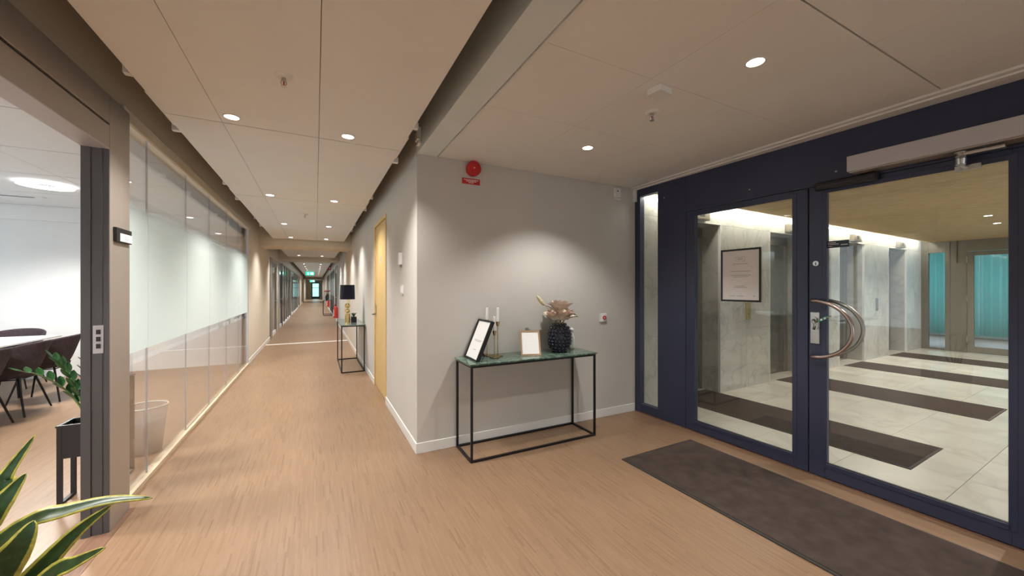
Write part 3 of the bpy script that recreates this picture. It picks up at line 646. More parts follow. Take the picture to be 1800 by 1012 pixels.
bx(-.03, 0, -.04, .04, -.055, .065).obj('cover', M_white, s_, bevel=.004); bx(-.02, 0, -.012, .012, -.075, -.056).obj('sensor_tip', M_inkl, s_)
s_ = thing('light_switch', 'white light switch below the thermostat', 'switch', (.761, 3.82, 1.385))
pl = bx(-.012, 0, -.04, .04, -.045, .045).obj('plate', M_white, s_, bevel=.003); bx(-.022, -.012, -.022, .022, -.03, .032).obj('rocker', M_white, pl, bevel=.002); bx(-.014, 0, -.012, .012, -.062, -.046).obj('indicator', M_inkl, s_)

# downlights
rimM = B().lathe([(.040, .002), (.047, .002), (.047, -.004), (.040, -.004)], 28, cap=False); rimM.f += [(k, (k+1) % 28, 84+(k+1) % 28, 84+k) for k in range(28)]
rim_me = rimM.mesh('rim', M_rim); lens_me = B().disc((0, 0, -.0025), .040, 'z', .003, 28).mesh('lens', M_lens)
spot_d = bpy.data.lights.new('downlight_beam', 'SPOT'); spot_d.energy = LAMP; spot_d.color = LAMP_COL; spot_d.spot_size = math.radians(112); spot_d.spot_blend = .55; spot_d.shadow_soft_size = .022
spot_cor = spot_d.copy(); spot_cor.energy = LAMP*1.5; spot_cor.spot_size = math.radians(128); spot_cor.spot_blend = .7; spot_cor.color = (1, .96, .90)
def downlight(x, y, z, label, group=None, data=None):
    d = thing('downlight', label, 'downlight', (x, y, z), 0, group)
    link('rim', rim_me, d); link('lens', lens_me, d)
    l_ = bpy.data.objects.new('beam', data or spot_d); C.objects.link(l_); l_.parent = d; l_.location = (0, 0, -.012)
    return d
ordw = ['first', 'second', 'third', 'fourth', 'fifth', 'sixth', 'seventh', 'eighth']
for k, y in enumerate((3.0, 5.315, 7.575, 9.54)):
    for x, sd in ((-.48, 'left'), (.208, 'right')):
        downlight(x, y, 2.5, f'{sd} downlight of the {ordw[k]} pair on the near corridor ceiling', 'downlights in the near corridor ceiling', spot_cor)
for k, y in enumerate((.70, -1.6, -3.9)):
    for x, sd in ((-.48, 'left'), (.208, 'right')): downlight(x, y, 2.5, f'{sd} downlight of the {ordw[k]} pair overhead and behind the viewer', 'downlights behind the viewer')
for k, y in enumerate((12.2, 14.3)):
    for x, sd in ((-.49, 'left'), (.19, 'right')): downlight(x, y, 2.47, f'{sd} downlight of the {ordw[k]} pair between the two beams', 'downlights between the beams', spot_cor)
spot_far = spot_cor.copy(); spot_far.energy = LAMP*1.5
ordw += ['ninth', 'tenth']
for k, y in enumerate((17.6, 19.9, 22.2, 24.5, 26.8, 29.1, 31.4, 34, 37, 40)):
    for x, sd in ((-.48, 'left'), (.208, 'right')): downlight(x, y, 2.5, f'tiny {sd} downlight of the {ordw[k]} pair beyond the second beam', 'downlights in the far corridor', spot_far)
for k, y in enumerate((46.5, 49, 51.5)):
    for x, sd in ((-.48, 'left'), (.208, 'right')): downlight(x, y, 2.4, f'tiny {sd} downlight of the {ordw[k]} pair near the corridor end', 'downlights at the corridor end', spot_far)
spot_tab = spot_d.copy(); spot_tab.energy = LAMP*1.2; spot_tab.shadow_soft_size = .012
downlight(1.955, 2.456, 2.535, 'recessed downlight above the console table in the entrance ceiling', None, spot_tab)
downlight(1.962, 1.138, 2.535, 'recessed downlight in the entrance ceiling nearest the viewer beside the mat')
for k, y in enumerate((-.18, -1.5, -2.82, -4.14)): downlight(1.962, y, 2.535, f'{ordw[k]} recessed downlight behind the viewer in the entrance ceiling', 'downlights behind the viewer')
spot_lob = spot_d.copy(); spot_lob.energy = LAMP*2.3; spot_lob.spot_size = math.radians(140); spot_lob.spot_blend = .8
for x, y, n_ in ((5.28, -1.69, 'middle of the lobby'), (6.4, -1.595, 'lobby beyond the third mat'), (8.0, -1.6, 'far end of the lobby'), (1.2, -2.6, 'near side of the lobby'), (3.3, -2.6, 'lobby beyond the second mat')):
    p = Lw(x, y, 2.44); downlight(p[0], p[1], 2.44, f'downlight in the slatted ceiling over the {n_}', 'downlights in the slatted ceiling', spot_lob)

# ring lamp in the meeting room and other lamps there
rg = thing('ring_lamp', 'flat round ring lamp on the meeting room ceiling', 'ceiling lamp', (-2.93, 6.75, 2.67))
b = B().lathe([(.14, -.03), (.14, -.008), (.235, -.008), (.235, -.03)], 40, cap=False); b.f += [(k, (k+1) % 40, 120+(k+1) % 40, 120+k) for k in range(40)]
b.obj('ring_tube', M_ring, rg); B().lathe([(.138, -.012), (.138, 0)], 32).obj('mount', M_alu, rg)
spot_room = bpy.data.lights.new('room_beam', 'SPOT'); spot_room.energy = 620; spot_room.color = (1, .96, .90); spot_room.spot_size = math.radians(150); spot_room.spot_blend = .5; spot_room.shadow_soft_size = .25
l_ = bpy.data.objects.new('ring_beam', spot_room); C.objects.link(l_); l_.parent = rg; l_.location = (0, 0, -.05)
rg2 = copy_thing(rg, (-2.93, 3.6, 2.67), 0, 'flat round ring lamp on the meeting room ceiling nearer the doorway')
rg3 = copy_thing(rg, (-2.93, .8, 2.67), 0, 'flat round ring lamp at the near end of the meeting room')
vt = thing('ceiling_vent', 'slim grey linear air vent on the meeting room ceiling', 'vent', (-3.7, 7.75, 2.67))
bx(-.32, .32, -.05, .05, -.012, 0).obj('frame', M_white, vt); bx(-.22, .22, -.02, .02, -.016, -.012).obj('slot', M_jamb, vt)
vt2 = copy_thing(vt, (-3.3, 5.1, 2.67), 0, 'slim grey linear air vent nearer the meeting room doorway')

# ------------------------------------------------------------------ console tables
def console(name, label, loc, rz, L=1.262, D=.365, H=.79, top=M_gmarble):
    t = thing(name, label, 'console table', loc, rz); q = .018
    bx(-.012, L+.012, -.008, D+.004, H-.014, H).obj('tabletop', top, t, bevel=.002)
    for x in (0, L-q):
        for y in (0, D-q): bx(x, x+q, y, y+q, 0, H-.014).obj('leg', M_black, t, bevel=.0015)
    for z in (0, H-.014-q):
        for y in (0, D-q): bx(q, L-q, y, y+q, z, z+q).obj('rail', M_black, t)
        for x in (0, L-q): bx(x, x+q, q, D-q, z, z+q).obj('rail', M_black, t)
    return t
T1 = (1.10, 2.845)
console('console_table', 'black metal console table with green marble top against the off-white wall', (T1[0], T1[1], 0), 0)
M_gtop2 = marble('green_marble_far', (.14, .19, .165), (.25, .30, .27), 5, .06, .05)
console('console_table', 'second black metal console table with lamp beside the birch door', (.735, 6.82, 0), PI/2, 1.33, .365, .79, M_gtop2)

# leaning black frame
def tilted(parent, lean):
    return Matrix.Rotation(-lean, 4, 'X')
def picture_frame(name, label, loc, rz, wd, ht, lean, bw, dp, mat, group=None):
    t = thing(name, label, 'picture frame', loc, rz, group)
    R = Matrix.Rotation(-lean, 4, 'X')
    def part(n_, b, m_, bev=0):
        b.v = [tuple(R @ Vector(v)) for v in b.v]; return b.obj(n_, m_, t, bevel=bev)
    part('frame_side', bx(0, bw, 0, dp, 0, ht), mat); part('frame_side', bx(wd-bw, wd, 0, dp, 0, ht), mat)
    part('frame_rail', bx(bw, wd-bw, 0, dp, 0, bw), mat); part('frame_rail', bx(bw, wd-bw, 0, dp, ht-bw, ht), mat)
    part('paper', bx(bw, wd-bw, dp*.35, dp*.6, bw, ht-bw), M_paper)
    part('backing', bx(bw, wd-bw, dp*.6, dp*.9, bw, ht-bw), M_blackp)
    tb = B(); cx = wd/2
    return t, part
t, part = picture_frame('picture_frame', 'black box picture frame leaning back on the left end of console', (1.172, 3.212, .792), math.radians(-90.5), .30, .36, math.radians(23), .014, .032, M_blackp)
for z, a in ((.175, .16), (.165, .12), (.09, .06)): part('text_line', bx(.15-a/2, .15+a/2, .0102, .0112, z-.0025, z+.0025), M_inkl)
# rear strut holding it
B().tube([(.06, .09, .15), (.06, .17, .002)], .006, 6).obj('strut', M_blackp, t)
t, part = picture_frame('picture_frame', 'small wooden picture frame with white sheet in the middle of console', (1.645, 3.008, .791), math.radians(-20.7), .183, .235, math.radians(24), .014, .014, M_oakf)
part('text_line', bx(.075, .105, .0044, .0049, .135, .1355), M_inkl)
B().tube([(.089, .075, .15), (.089, .15, .002)], .004, 6).obj('strut', M_oakf, t)

# candlesticks and candles
def candlestick(x, y, h, hc, name_):
    c = thing('candlestick', f'slender brass candlestick, {name_}', 'candlestick', (x, y, .79), 0, 'brass candlesticks on the console')
    B().lathe([(.046, .0), (.048, .004), (.046, .009), (.02, .012), (.006, .016)], 28).obj('base', M_brass, c, smooth=False)
    B().lathe([(.0045, .014), (.0045, h-.035)], 12).obj('stem', M_brass, c)
    B().lathe([(.005, h-.036), (.012, h-.030), (.0155, h-.015), (.0165, h+.004), (.020, h+.007), (.020, h+.009), (.0125, h+.009), (.0125, h-.02)], 20).obj('cup', M_brass, c, smooth=False)
    k = thing('candle', f'white taper candle standing in the {name_.split(",")[0]}', 'candle', (x, y, .79+h-.018), 0, 'white taper candles on the console')
    B().lathe([(.0118, 0), (.0118, hc), (.009, hc+.005), (.002, hc+.004)], 16).obj('wax', M_wax, k, smooth=False)
    B().tube([(0, 0, hc), (.001, 0, hc+.008), (.003, 0, hc+.013)], .0015, 5).obj('wick', M_blackp, k)
candlestick(1.378, 3.165, .315, .135, 'holder behind the black frame, rearmost of three')
candlestick(1.40, 3.05, .225, .15, 'shortest holder beside the black frame, stem half hidden')
candlestick(1.455, 3.10, .30, .15, 'tallest open holder right of the black frame')

# vase: hobnail sphere
VX, VY = 2.076, 3.035
v = thing('hobnail_vase', 'dark navy bubbled ceramic vase on the console table', 'vase', (VX, VY, .79))
def vr(z):   # body radius
    t_ = (z-.135)/.135; return .104*math.sqrt(max(0, 1-min(1, abs(t_)*.93)**2.4))
prof = [(.06, .0)]+[(vr(z*.27/18), z*.27/18) for z in range(1, 18)]+[(.052, .265), (.046, .27), (.04, .262), (.038, .2)]
B().lathe(prof, 40).obj('body', M_vase, v, smooth=True)
nb = B(); rows_ = 9
for i in range(rows_):
    z = .016+(.262-.016)*i/(rows_-1); r = max(.05, vr(z)); n = max(9, int(2*PI*r/.033))
    nxt = (vr(z+.004)-vr(z-.004))/.008
    for k in range(n):
        a = 2*PI*(k+.5*(i % 2))/n
        nb.ellipsoid((r*math.cos(a), r*math.sin(a), z), (.0172, .0172, .0160), 10, 6)
nb.obj('hobnails', M_vase, v, smooth=True, kind='stuff')

# dried flowers
def petal_mesh(L_, W_, curl, mat, name='bract'):
    b = B(); n = 6; uv = []
    for i in range(n+1):
        t_ = i/n; wd = W_*math.sin(PI*min(1, .12+t_*.86))**.8*(1 if t_ < .98 else .2)
        r = L_*t_; out = curl*t_*t_*L_
        for s in (-1, 0, 1): b.v.append((s*wd/2, -.0+out-(.18*wd if s else 0)*1, r))
    for i in range(n):
        for s in (0, 1): b.f.append((3*i+s, 3*i+s+1, 3*i+s+4, 3*i+s+3))
    return b.mesh(name, mat, True)
pA = petal_mesh(.078, .040, .10, M_petal); pB = petal_mesh(.066, .032, -.15, M_petal2); pC = petal_mesh(.078, .044, .40, M_petal2)
def protea(loc, tilt, az, sc_, label):
    f = thing('dried_protea', label, 'dried flower', loc, 0, 'dried flowers in the navy vase')
    f.rotation_euler = Euler((tilt*math.cos(az), tilt*math.sin(az), 0)); f.scale = (sc_,)*3
    B().ellipsoid((0, 0, .035), (.024, .024, .036), 14, 10).obj('floret_core', M_core, f, smooth=True)
    for me, n, inc, r0 in ((pB, 12, .10, .018), (pA, 15, .26, .020), (pC, 17, .46, .018)):
        for k in range(n):
            a = 2*PI*(k+random.uniform(-.15, .15))/n
            o = link('bract', me, f, (r0*math.cos(a), r0*math.sin(a), random.uniform(-.004, .004)))
            q = Matrix.Rotation(a-PI/2, 4, 'Z') @ Matrix.Rotation(-inc+random.uniform(-.08, .08), 4, 'X')
            o.rotation_euler = q.to_euler()
    B().tube([(0, 0, 0), (0, 0, -.05), (-.004, .0, -.16)], .005, 6).obj('stem', M_stem, f)
    return f
protea((VX+.0, VY-.035, 1.105), .42, .15, 1.45, 'large dusty pink protea at the front of the bouquet')
protea((VX-.05, VY+.0, 1.105), .36, 2.0+PI*.9, 1.35, 'cream pink protea leaning left in the bouquet')
protea((VX+.06, VY-.005, 1.105), .46, 1.2, 1.4, 'pale pink protea leaning right in the bouquet')
protea((VX+.02, VY+.02, 1.150), .12, PI, 1.75, 'upright cream protea at the back of the bouquet')
f = thing('dried_bunny_tail', 'pale yellow bunny tail grass head leaning out of the vase', 'dried flower', (VX, VY, 1.03), 0, 'dried flowers in the navy vase')
B().tube([(0, 0, -.1), (-.03, .0, .06), (-.11, .01, .17), (-.175, .02, .225)], .0025, 6).obj('stem', M_stem, f)
B().tube([(-.155, .02, .208), (-.168, .022, .220), (-.19, .024, .245), (-.22, .026, .28), (-.236, .027, .300)], [.006, .017, .020, .016, .004], 12).obj('seed_head', M_tail, f, smooth=True)
f = thing('white_bottle', 'small white bottle ornament behind the navy vase', 'ornament', (2.30, 3.14, .79))
B().lathe([(.026, 0), (.028, .01), (.028, .10), (.020, .13), (.010, .15), (.010, .165)], 20).obj('body', M_wax, f, smooth=True)
B().lathe([(.012, .165), (.018, .175), (.020, .19), (.012, .205), (.003, .212)], 16).obj('stopper', M_white, f, smooth=True)

# lamp and pot on the far console
lx, ly = .5, 7.33
t = thing('table_lamp', 'table lamp with navy drum shade and stacked gold ball base', 'lamp', (lx, ly, .79))
B().lathe([(.043, 0), (.043, .15), (.038, .155)], 24).obj('base_cylinder', M_gold, t, smooth=False)
B().lathe([(.008, .15), (.008, .42)], 10).obj('rod', M_gold, t)
for z, r in ((.205, .040), (.295, .045)): B().ellipsoid((0, 0, z), (r, r, r), 20, 14).obj('ball', M_gold, t, smooth=True)
b = B().lathe([(.124, .41), (.118, .665), (.114, .665), (.120, .41)], 36, cap=False); b.f += [(k, (k+1) % 36, 108+(k+1) % 36, 108+k) for k in range(36)]
b.obj('shade', M_shade, t, smooth=False)
pt = thing('potted_succulent', 'small grey-green plant in dark square pot beside the lamp', 'potted plant', (.605, 7.36, .79))
bx(-.045, .045, -.045, .045, 0, .095).obj('pot', M_blackp, pt, bevel=.004); bx(-.038, .038, -.038, .038, .085, .0955).obj('soil', M_soil, pt)
M_succ = pm('grey_green_leaf', (.14, .18, .13), .6, var=.2, scale=20)
lm = B(); lm.v = [(-.004, 0, 0), (.004, 0, 0), (.018, .01, .05), (-.018, .01, .05), (.0, .035, .095)]; lm.f = [(0, 1, 2, 3), (3, 2, 4)]; lme = lm.mesh('leaf', M_succ)
for k in range(12):
    o = link('leaf', lme, pt, (0, 0, .092)); o.rotation_euler = Euler((-random.uniform(.2, 1.0), 0, k*2.4), 'XYZ')

# ------------------------------------------------------------------ meeting room furniture
def make_chair(label):
    t = thing('shell_chair', label, 'chair', (0, 0, 0), 0, 'dark shell chairs at the meeting table')
    b = B(); nu, nv = 22, 7
    for j in range(nv+1):
        v_ = j/nv
        for i in range(nu+1):
            a = math.radians(-118+236*i/nu); c = max(0, math.cos(a*.72))
            top = .64+.165*c**.7
            z = .43+(top-.43)*v_; rx = .19+.115*v_**.7; ry = .18+.11*v_**.7
            b.v.append((rx*math.sin(a), -ry*math.cos(a)-.02*v_, z))
    for j in range(nv):
        for i in range(nu): k = j*(nu+1)+i; b.f.append((k, k+1, k+nu+2, k+nu+1))
    o = b.obj('shell', M_fabric, t, smooth=True); m = o.modifiers.new('th', 'SOLIDIFY'); m.thickness = .028; m.offset = -1
    s2 = o.modifiers.new('sub', 'SUBSURF'); s2.levels = 1; s2.render_levels = 1
    B().lathe([(.19, .41), (.215, .43), (.22, .46), (.20, .475), (.0, .478)], 28, (0, .01, 0), cap=False).obj('seat', M_fabric, t, smooth=True)
    for sx in (-1, 1):
        for sy in (-1, 1): B().tube([(sx*.13, sy*.13, .43), (sx*.235, sy*.225, 0)], [.012, .009], 8).obj('leg', M_black, t)
    B().tube([(-.15, -.15, .40), (.15, -.15, .40), (.15, .15, .40), (-.15, .15, .40), (-.15, -.15, .40)], .007, 6).obj('under_frame', M_black, t)
    return t
ch = make_chair('')
names = [('dark shell chair furthest left in view, cut by the picture edge', 5.66), ('dark shell chair second in the row, fully seen through the doorway', 6.30), ('dark shell chair half hidden behind the door jamb', 6.94)]
first = True
for n_, y in names:
    if first: ch.location = (-3.02, y, 0); ch.rotation_euler = (0, 0, PI/2); ch['label'] = n_; first = False
    else: copy_thing(ch, (-3.02, y, 0), PI/2, n_)
copy_thing(ch, (-3.8, 8.0, 0), PI, 'dark shell chair at the far head of the white table')
for y, n_ in ((3.75, 'dark shell chair at the near end of the row, seen only in reflection'), (4.38, 'dark shell chair beside the near end chair, seen only in reflection'), (5.02, 'dark shell chair outside the picture left of the row')): copy_thing(ch, (-3.02, y, 0), PI/2, n_)
tb = thing('meeting_table', 'long white meeting table behind the dark shell chairs', 'table', (-3.85, 5.5, 0))
bx(-.6, .66, -2.3, 2.2, .715, .74).obj('tabletop', M_table, tb, bevel=.004)
for y in (-1.8, 1.7):
    for x in (-.45, .45): B().tube([(x, y, .715), (x*1.1, y, 0)], .022, 8).obj('leg', M_black, tb)
    B().tube([(-.45, y, .66), (.45, y, .66)], .018, 8).obj('cross_rail', M_black, tb)
B().tube([(0, -1.8, .66), (0, 1.7, .66)], .018, 8).obj('long_rail', M_black, tb)
bx(-.02, .02, -1.4, 1.4, .15, .62).obj('modesty_panel', M_table, tb)

def planter(name, label, x0, x1, y0, y1, ztop, zbox, mat):
    p = thing(name, label, 'planter', (x0, y0, 0)); W_, D_ = x1-x0, y1-y0; q = .022
    for x in (0, W_-q):
        for y in (0, D_-q): bx(x, x+q, y, y+q, 0, ztop-.012).obj('leg', mat, p)
    for x in (0, W_-q): bx(x, x+q, q, D_-q, 0, .014).obj('foot_bar', mat, p)
    b = B().box(q, W_-q, .002, .012, zbox, ztop-.012).box(q, W_-q, D_-.012, D_-.002, zbox, ztop-.012).box(.002, .012, q, D_-q, zbox, ztop-.012).box(W_-.012, W_-.002, q, D_-q, zbox, ztop-.012).box(.012, W_-.012, .012, D_-.012, zbox, zbox+.01)
    b.obj('trough', mat, p)
    B().box(-.004, W_+.004, -.004, .016, ztop-.012, ztop).box(-.004, W_+.004, D_-.016, D_+.004, ztop-.012, ztop).box(-.004, .016, .016, D_-.016, ztop-.012, ztop).box(W_-.016, W_+.004, .016, D_-.016, ztop-.012, ztop).obj('rim', mat, p)
    bx(.012, W_-.012, .012, D_-.012, ztop-.06, ztop-.04).obj('soil', M_soil, p)
    return p
planter('planter_stand', 'low black metal planter stand holding the glossy green plant', -1.475, -1.22, 3.50, 3.68, .515, .30, M_planter)
planter('planter_stand', 'taller brown planter stand behind the glass partition', -1.43, -1.245, 3.74, 3.955, .74, .55, M_tall)
zz = thing('zz_plant', 'glossy green zamioculcas plant growing in the low planter', 'plant', (-1.36, 3.585, .465))
zl = B(); zl.uv = []
for i in range(7):
    t_ = i/6; wd = .036*math.sin(PI*min(1, .05+t_*.93))**.75
    for s, u in ((-1, 0), (0, .5), (1, 1)): zl.v.append((s*wd/2, t_*.085, (0 if s else -.004)+.012*t_)); zl.uv.append((u, t_))
for i in range(6):
    for s in (0, 1): zl.f.append((3*i+s, 3*i+s+1, 3*i+s+4, 3*i+s+3))
zme = zl.mesh('leaf', M_zz, True)
for tip, bend in (((-.30, .01, .40), .5), ((-.16, .0, .47), .3), ((-.02, .06, .46), .2), ((.07, .02, .40), .3), ((.10, .03, .30), .5)):
    pts = []
    for k in range(9):
        t_ = k/8; pts.append((tip[0]*t_**(1+bend), tip[1]*t_**(1+bend), tip[2]*(t_ if bend < .25 else (1-(1-t_)**(1+bend)))))
    B().tube(pts, [.008-.006*k/8 for k in range(9)], 6).obj('stem', M_zzs, zz, smooth=True)
    for k in range(5, 17):
        t_ = k/16*8; i = min(7, int(t_)); fr = t_-i; p = Vector(pts[i]).lerp(Vector(pts[i+1]), fr); d = (Vector(pts[i+1])-Vector(pts[i])).normalized()
        side = d.cross(Vector((0, 0, 1))); side = side.normalized() if side.length > .05 else Vector((1, 0, 0))
        out = (side*(1 if k % 2 else -1)*.8+d*.75+Vector((0, 0, .1))).normalized()
        if k == 16: out = d
        o = link('leaf', zme, zz, p); xax = out.cross(Vector((0, 0, 1))).normalized(); zax = xax.cross(out)
        o.rotation_euler = Matrix((xax, out, zax)).transposed().to_euler(); s = .75+.35*math.sin(PI*k/18); o.scale = (s, s, s)
bn = thing('waste_bin', 'clear plastic waste bin on the floor behind the glass partition', 'bin', (-1.285, 4.30, 0))
B().lathe([(.0, 0.004), (.105, .004), (.145, .40), (.142, .40), (.102, .008), (.0, .008)], 32, cap=False).obj('bucket', M_bin, bn, smooth=True)
b = B().tube([(.146*math.cos(2*PI*k/32), .146*math.sin(2*PI*k/32), .40) for k in range(33)], .005, 6, cap=False).obj('rim', M_white, bn, smooth=True)
B().lathe([(.0, .02), (.098, .02), (.128, .27), (.126, .29), (.09, .05), (0, .04)], 28, cap=False).obj('liner_bag', M_bag, bn, smooth=True)

# ------------------------------------------------------------------ snake plant in the foreground
snp = thing('snake_plant', 'variegated snake plant with yellow leaf margins in front of the doorway', 'plant', (-.78, 1.5, 0))
B().lathe([(.12, 0), (.15, .04), (.165, .40), (.155, .40), (.145, .34), (.0, .34)], 32, cap=False).obj('pot', M_pot, snp, smooth=False)
B().lathe([(.0, .345), (.15, .35), (.15, .34), (0, .33)], 24, cap=False).obj('soil', M_soil, snp)
def blade(ctrl, W_, face, fold=.25):
    base = Vector((-.78, 1.5, 0)); P_ = [Vector(c)-base for c in ctrl]
    def cr(t_):
        n = len(P_)-1; i = min(n-1, int(t_*n)); f = t_*n-i
        p0, p1, p2, p3 = P_[max(0, i-1)], P_[i], P_[i+1], P_[min(n, i+2)]
        return .5*((2*p1)+(-p0+p2)*f+(2*p0-5*p1+4*p2-p3)*f*f+(-p0+3*p1-3*p2+p3)*f**3)
    b = B(); b.uv = []; N = 22; face = Vector(face)
    for i in range(N+1):
        t_ = i/N; p = cr(t_); d = (cr(min(1, t_+.02))-cr(max(0, t_-.02))).normalized()
        a = d.cross(face).normalized(); nn = a.cross(d).normalized()
        wd = W_*(.45+.55*min(1, t_*2.2))*(min(1, (1-t_)*2.6)**.75) + .0012
        for s, u in ((-1, 0), (-.5, .25), (0, .5), (.5, .75), (1, 1)):
            b.v.append(p+a*s*wd/2+nn*abs(s)*wd*fold*.5); b.uv.append((u, t_))
    for i in range(N):
        for s in range(4): b.f.append((5*i+s, 5*i+s+1, 5*i+s+6, 5*i+s+5))
    o = b.obj('leaf', M_snake, snp, smooth=True); m = o.modifiers.new('th', 'SOLIDIFY'); m.thickness = .0035; return o
vw = (.45, -.8, .35)
R0 = (-.79, 1.53, .35)
blade([R0, (-.83, 1.60, .60), (-.800, 1.640, .819), (-.796, 1.648, .859), (-.753, 1.682, .957)], .042, vw)
blade([(-.81, 1.53, .35), (-.85, 1.63, .62), (-.808, 1.626, .76), (-.782, 1.641, .815), (-.757, 1.651, .856)], .048, vw)
blade([(-.80, 1.5, .35), (-.80, 1.53, .56), (-.755, 1.528, .71), (-.675, 1.507, .772), (-.613, 1.475, .792), (-.497, 1.404, .83), (-.383, 1.322, .85)], .050, (.3, -.55, .75))
blade([(-.77, 1.5, .35), (-.723, 1.475, .53), (-.684, 1.455, .61), (-.635, 1.43, .672), (-.559, 1.414, .76), (-.482, 1.396, .822)], .050, (.45, -.75, .4))
blade([(-.75, 1.48, .35), (-.688, 1.424, .56), (-.582, 1.358, .689), (-.532, 1.332, .72), (-.469, 1.311, .752)], .042, (.4, -.6, .6))
blade([(-.79, 1.47, .35), (-.742, 1.44, .557), (-.688, 1.401, .699), (-.642, 1.378, .776), (-.622, 1.385, .822)], .068, vw)
blade([(-.83, 1.49, .35), (-.86, 1.5, .60), (-.80, 1.47, .75), (-.71, 1.45, .80)], .05, vw)
blade([(-.83, 1.46, .35), (-.90, 1.44, .6), (-.96, 1.44, .85)], .05, (.6, -.6, .4))

# ------------------------------------------------------------------ far corridor
def far_door(y0, y1, x, sgn, name, label, dark=False, h=2.24):
    d = ST(name, label, 'door', (x, y0, 0)); L_ = y1-y0; fr = M_portal if not dark else M_jamb
    a, b = (-.1, .012) if sgn < 0 else (-.012, .1)
    p0 = .30*L_
    bx(a, b, 0, p0, 0, h).obj('post', M_grey if not dark else M_portal, d); bx(a, b, L_-.08, L_, 0, h).obj('post', fr, d); bx(a, b, p0, L_-.08, h-.10, h).obj('head', fr, d)
    m = -.02 if sgn < 0 else .02
    for q0, q1 in ((p0, p0+.12), (L_-.22, L_-.08)): bx(m-.02, m+.02, q0, q1, .01, h-.1).obj('stile', M_grey if not dark else M_jamb, d)
    bx(m-.02, m+.02, p0+.12, L_-.22, .01, .12).obj('bottom_rail', M_base, d); bx(m-.02, m+.02, p0+.12, L_-.22, h-.22, h-.1).obj('top_rail', M_grey, d)
    bx(m-.004, m+.004, p0+.12, L_-.22, .12, h-.22).obj('pane', M_glass, d)
    hx = m+(.06 if sgn < 0 else -.06)
    B().tube([(m, L_-.26, 1.0), (hx, L_-.26, 1.0), (hx, L_-.40, 1.0)], .011, 6).obj('lever', M_steel, d)
    return d
far_door(12.05, 14.12, -1.1, -1, 'door_6', 'grey framed office door first beyond the beige left wall')
STM('wall_left.001', bx(-1.2, -1.1, 14.12, 14.5, 0, 2.95), M_beige, 'narrow beige pier between two grey office doors', 'wall')
far_door(14.5, 16.4, -1.1, -1, 'door_7', 'dark framed office door after the narrow beige pier', True)
def far_glass(y0, y1, n, x, name, label, h=2.3, mull=M_grey):
    g = ST(name, label, 'glass wall', (x, y0, 0)); L_ = (y1-y0)/n
    for k in range(n):
        bx(-.006, .006, k*L_+.02, (k+1)*L_-.02, .08, h-.05).obj('pane', M_glass, g)
        bx(-.0085, -.0065, k*L_+.02, (k+1)*L_-.02, 1.0, 1.9).obj('frosted_film', M_frost, g)
    for k in range(n+1): bx(-.04, .03, k*L_-.02, k*L_+.02, 0, h).obj('mullion', mull, g)
    bx(-.04, .03, 0, y1-y0, 0, .08).obj('sill', M_base, g); bx(-.04, .03, 0, y1-y0, h-.05, h).obj('head', mull, g)
    return g
far_glass(16.42, 21.25, 4, -1.12, 'window_4', 'glass office partition after the dark framed office door')
far_door(21.3, 23.9, -1.1, -1, 'door_8', 'grey framed office door beyond the first far glass partition')
far_glass(23.92, 30, 4, -1.12, 'window_5', 'second glass office partition on the far left')
far_door(30.02, 33, -1.1, -1, 'door_9', 'dark framed office door on the far left', True)
STM('wall_left.002', B().box(-1.2, -1.1, 12.05, 14.12, 2.24, 2.95).box(-1.2, -1.1, 14.5, 33, 2.3, 2.95).box(-1.2, -1.1, 33, 38, 0, 2.95).box(-1.2, -1.1, 41, 56, 0, 2.95).box(-1.2, -1.1, 38, 41, 2.2, 2.95), M_beige, 'beige wall over the far left office doors', 'wall')
far_glass(38, 41, 2, -1.12, 'window_6', 'last glass office partition on the far left', 2.2)
far_door(16.3, 18.3, .761, 1, 'door_10', 'dark framed office door right of the far corridor by the red hose sign', True)
STM('wall_right.003', B().box(.761, .861, 16.3, 56, 2.3, 2.95).box(.761, .861, 18.3, 19.2, 0, 2.3).box(.761, .861, 25, 26, 0, 2.3).box(.761, .861, 33, 56, 0, 2.3), M_wall, 'off-white wall of the far corridor on the right', 'wall')
far_glass(19.2, 25, 5, .80, 'window_7', 'glass office partition behind the far console table')
far_glass(26, 33, 5, .80, 'window_8', 'last glass office partition on the far right')
# offices behind the glass
STM('wall_office_left', B().box(-4.1, -4.0, 8.7, 42, 0, .8).box(-4.1, -4.0, 8.7, 42, 2.3, 2.8).box(-4.1, -1.2, 41.9, 42, 0, 2.8), M_room, 'white wall of the offices on the left with open strips added for daylight', 'wall')  # strip openings added in the back wall to let bluish sky light in
STM('ceiling_office_left', bx(-4.1, -1.2, 8.7, 42, 2.7, 2.8), M_room, 'white ceiling of the offices on the left', 'ceiling')
STM('wall_office_right', B().box(4.0, 4.1, 15, 34, 0, .8).box(4.0, 4.1, 15, 34, 2.3, 2.8).box(.861, 4.1, 33.9, 34, 0, 2.8).box(.861, 4.1, 15, 15.1, 0, 2.8), M_room, 'white wall of the offices on the right with open strips added for daylight', 'wall')  # same added openings here, for sky light behind the right-hand glass
STM('ceiling_office_right', bx(.861, 4.1, 15, 34, 2.7, 2.8), M_room, 'white ceiling of the offices on the right', 'ceiling')
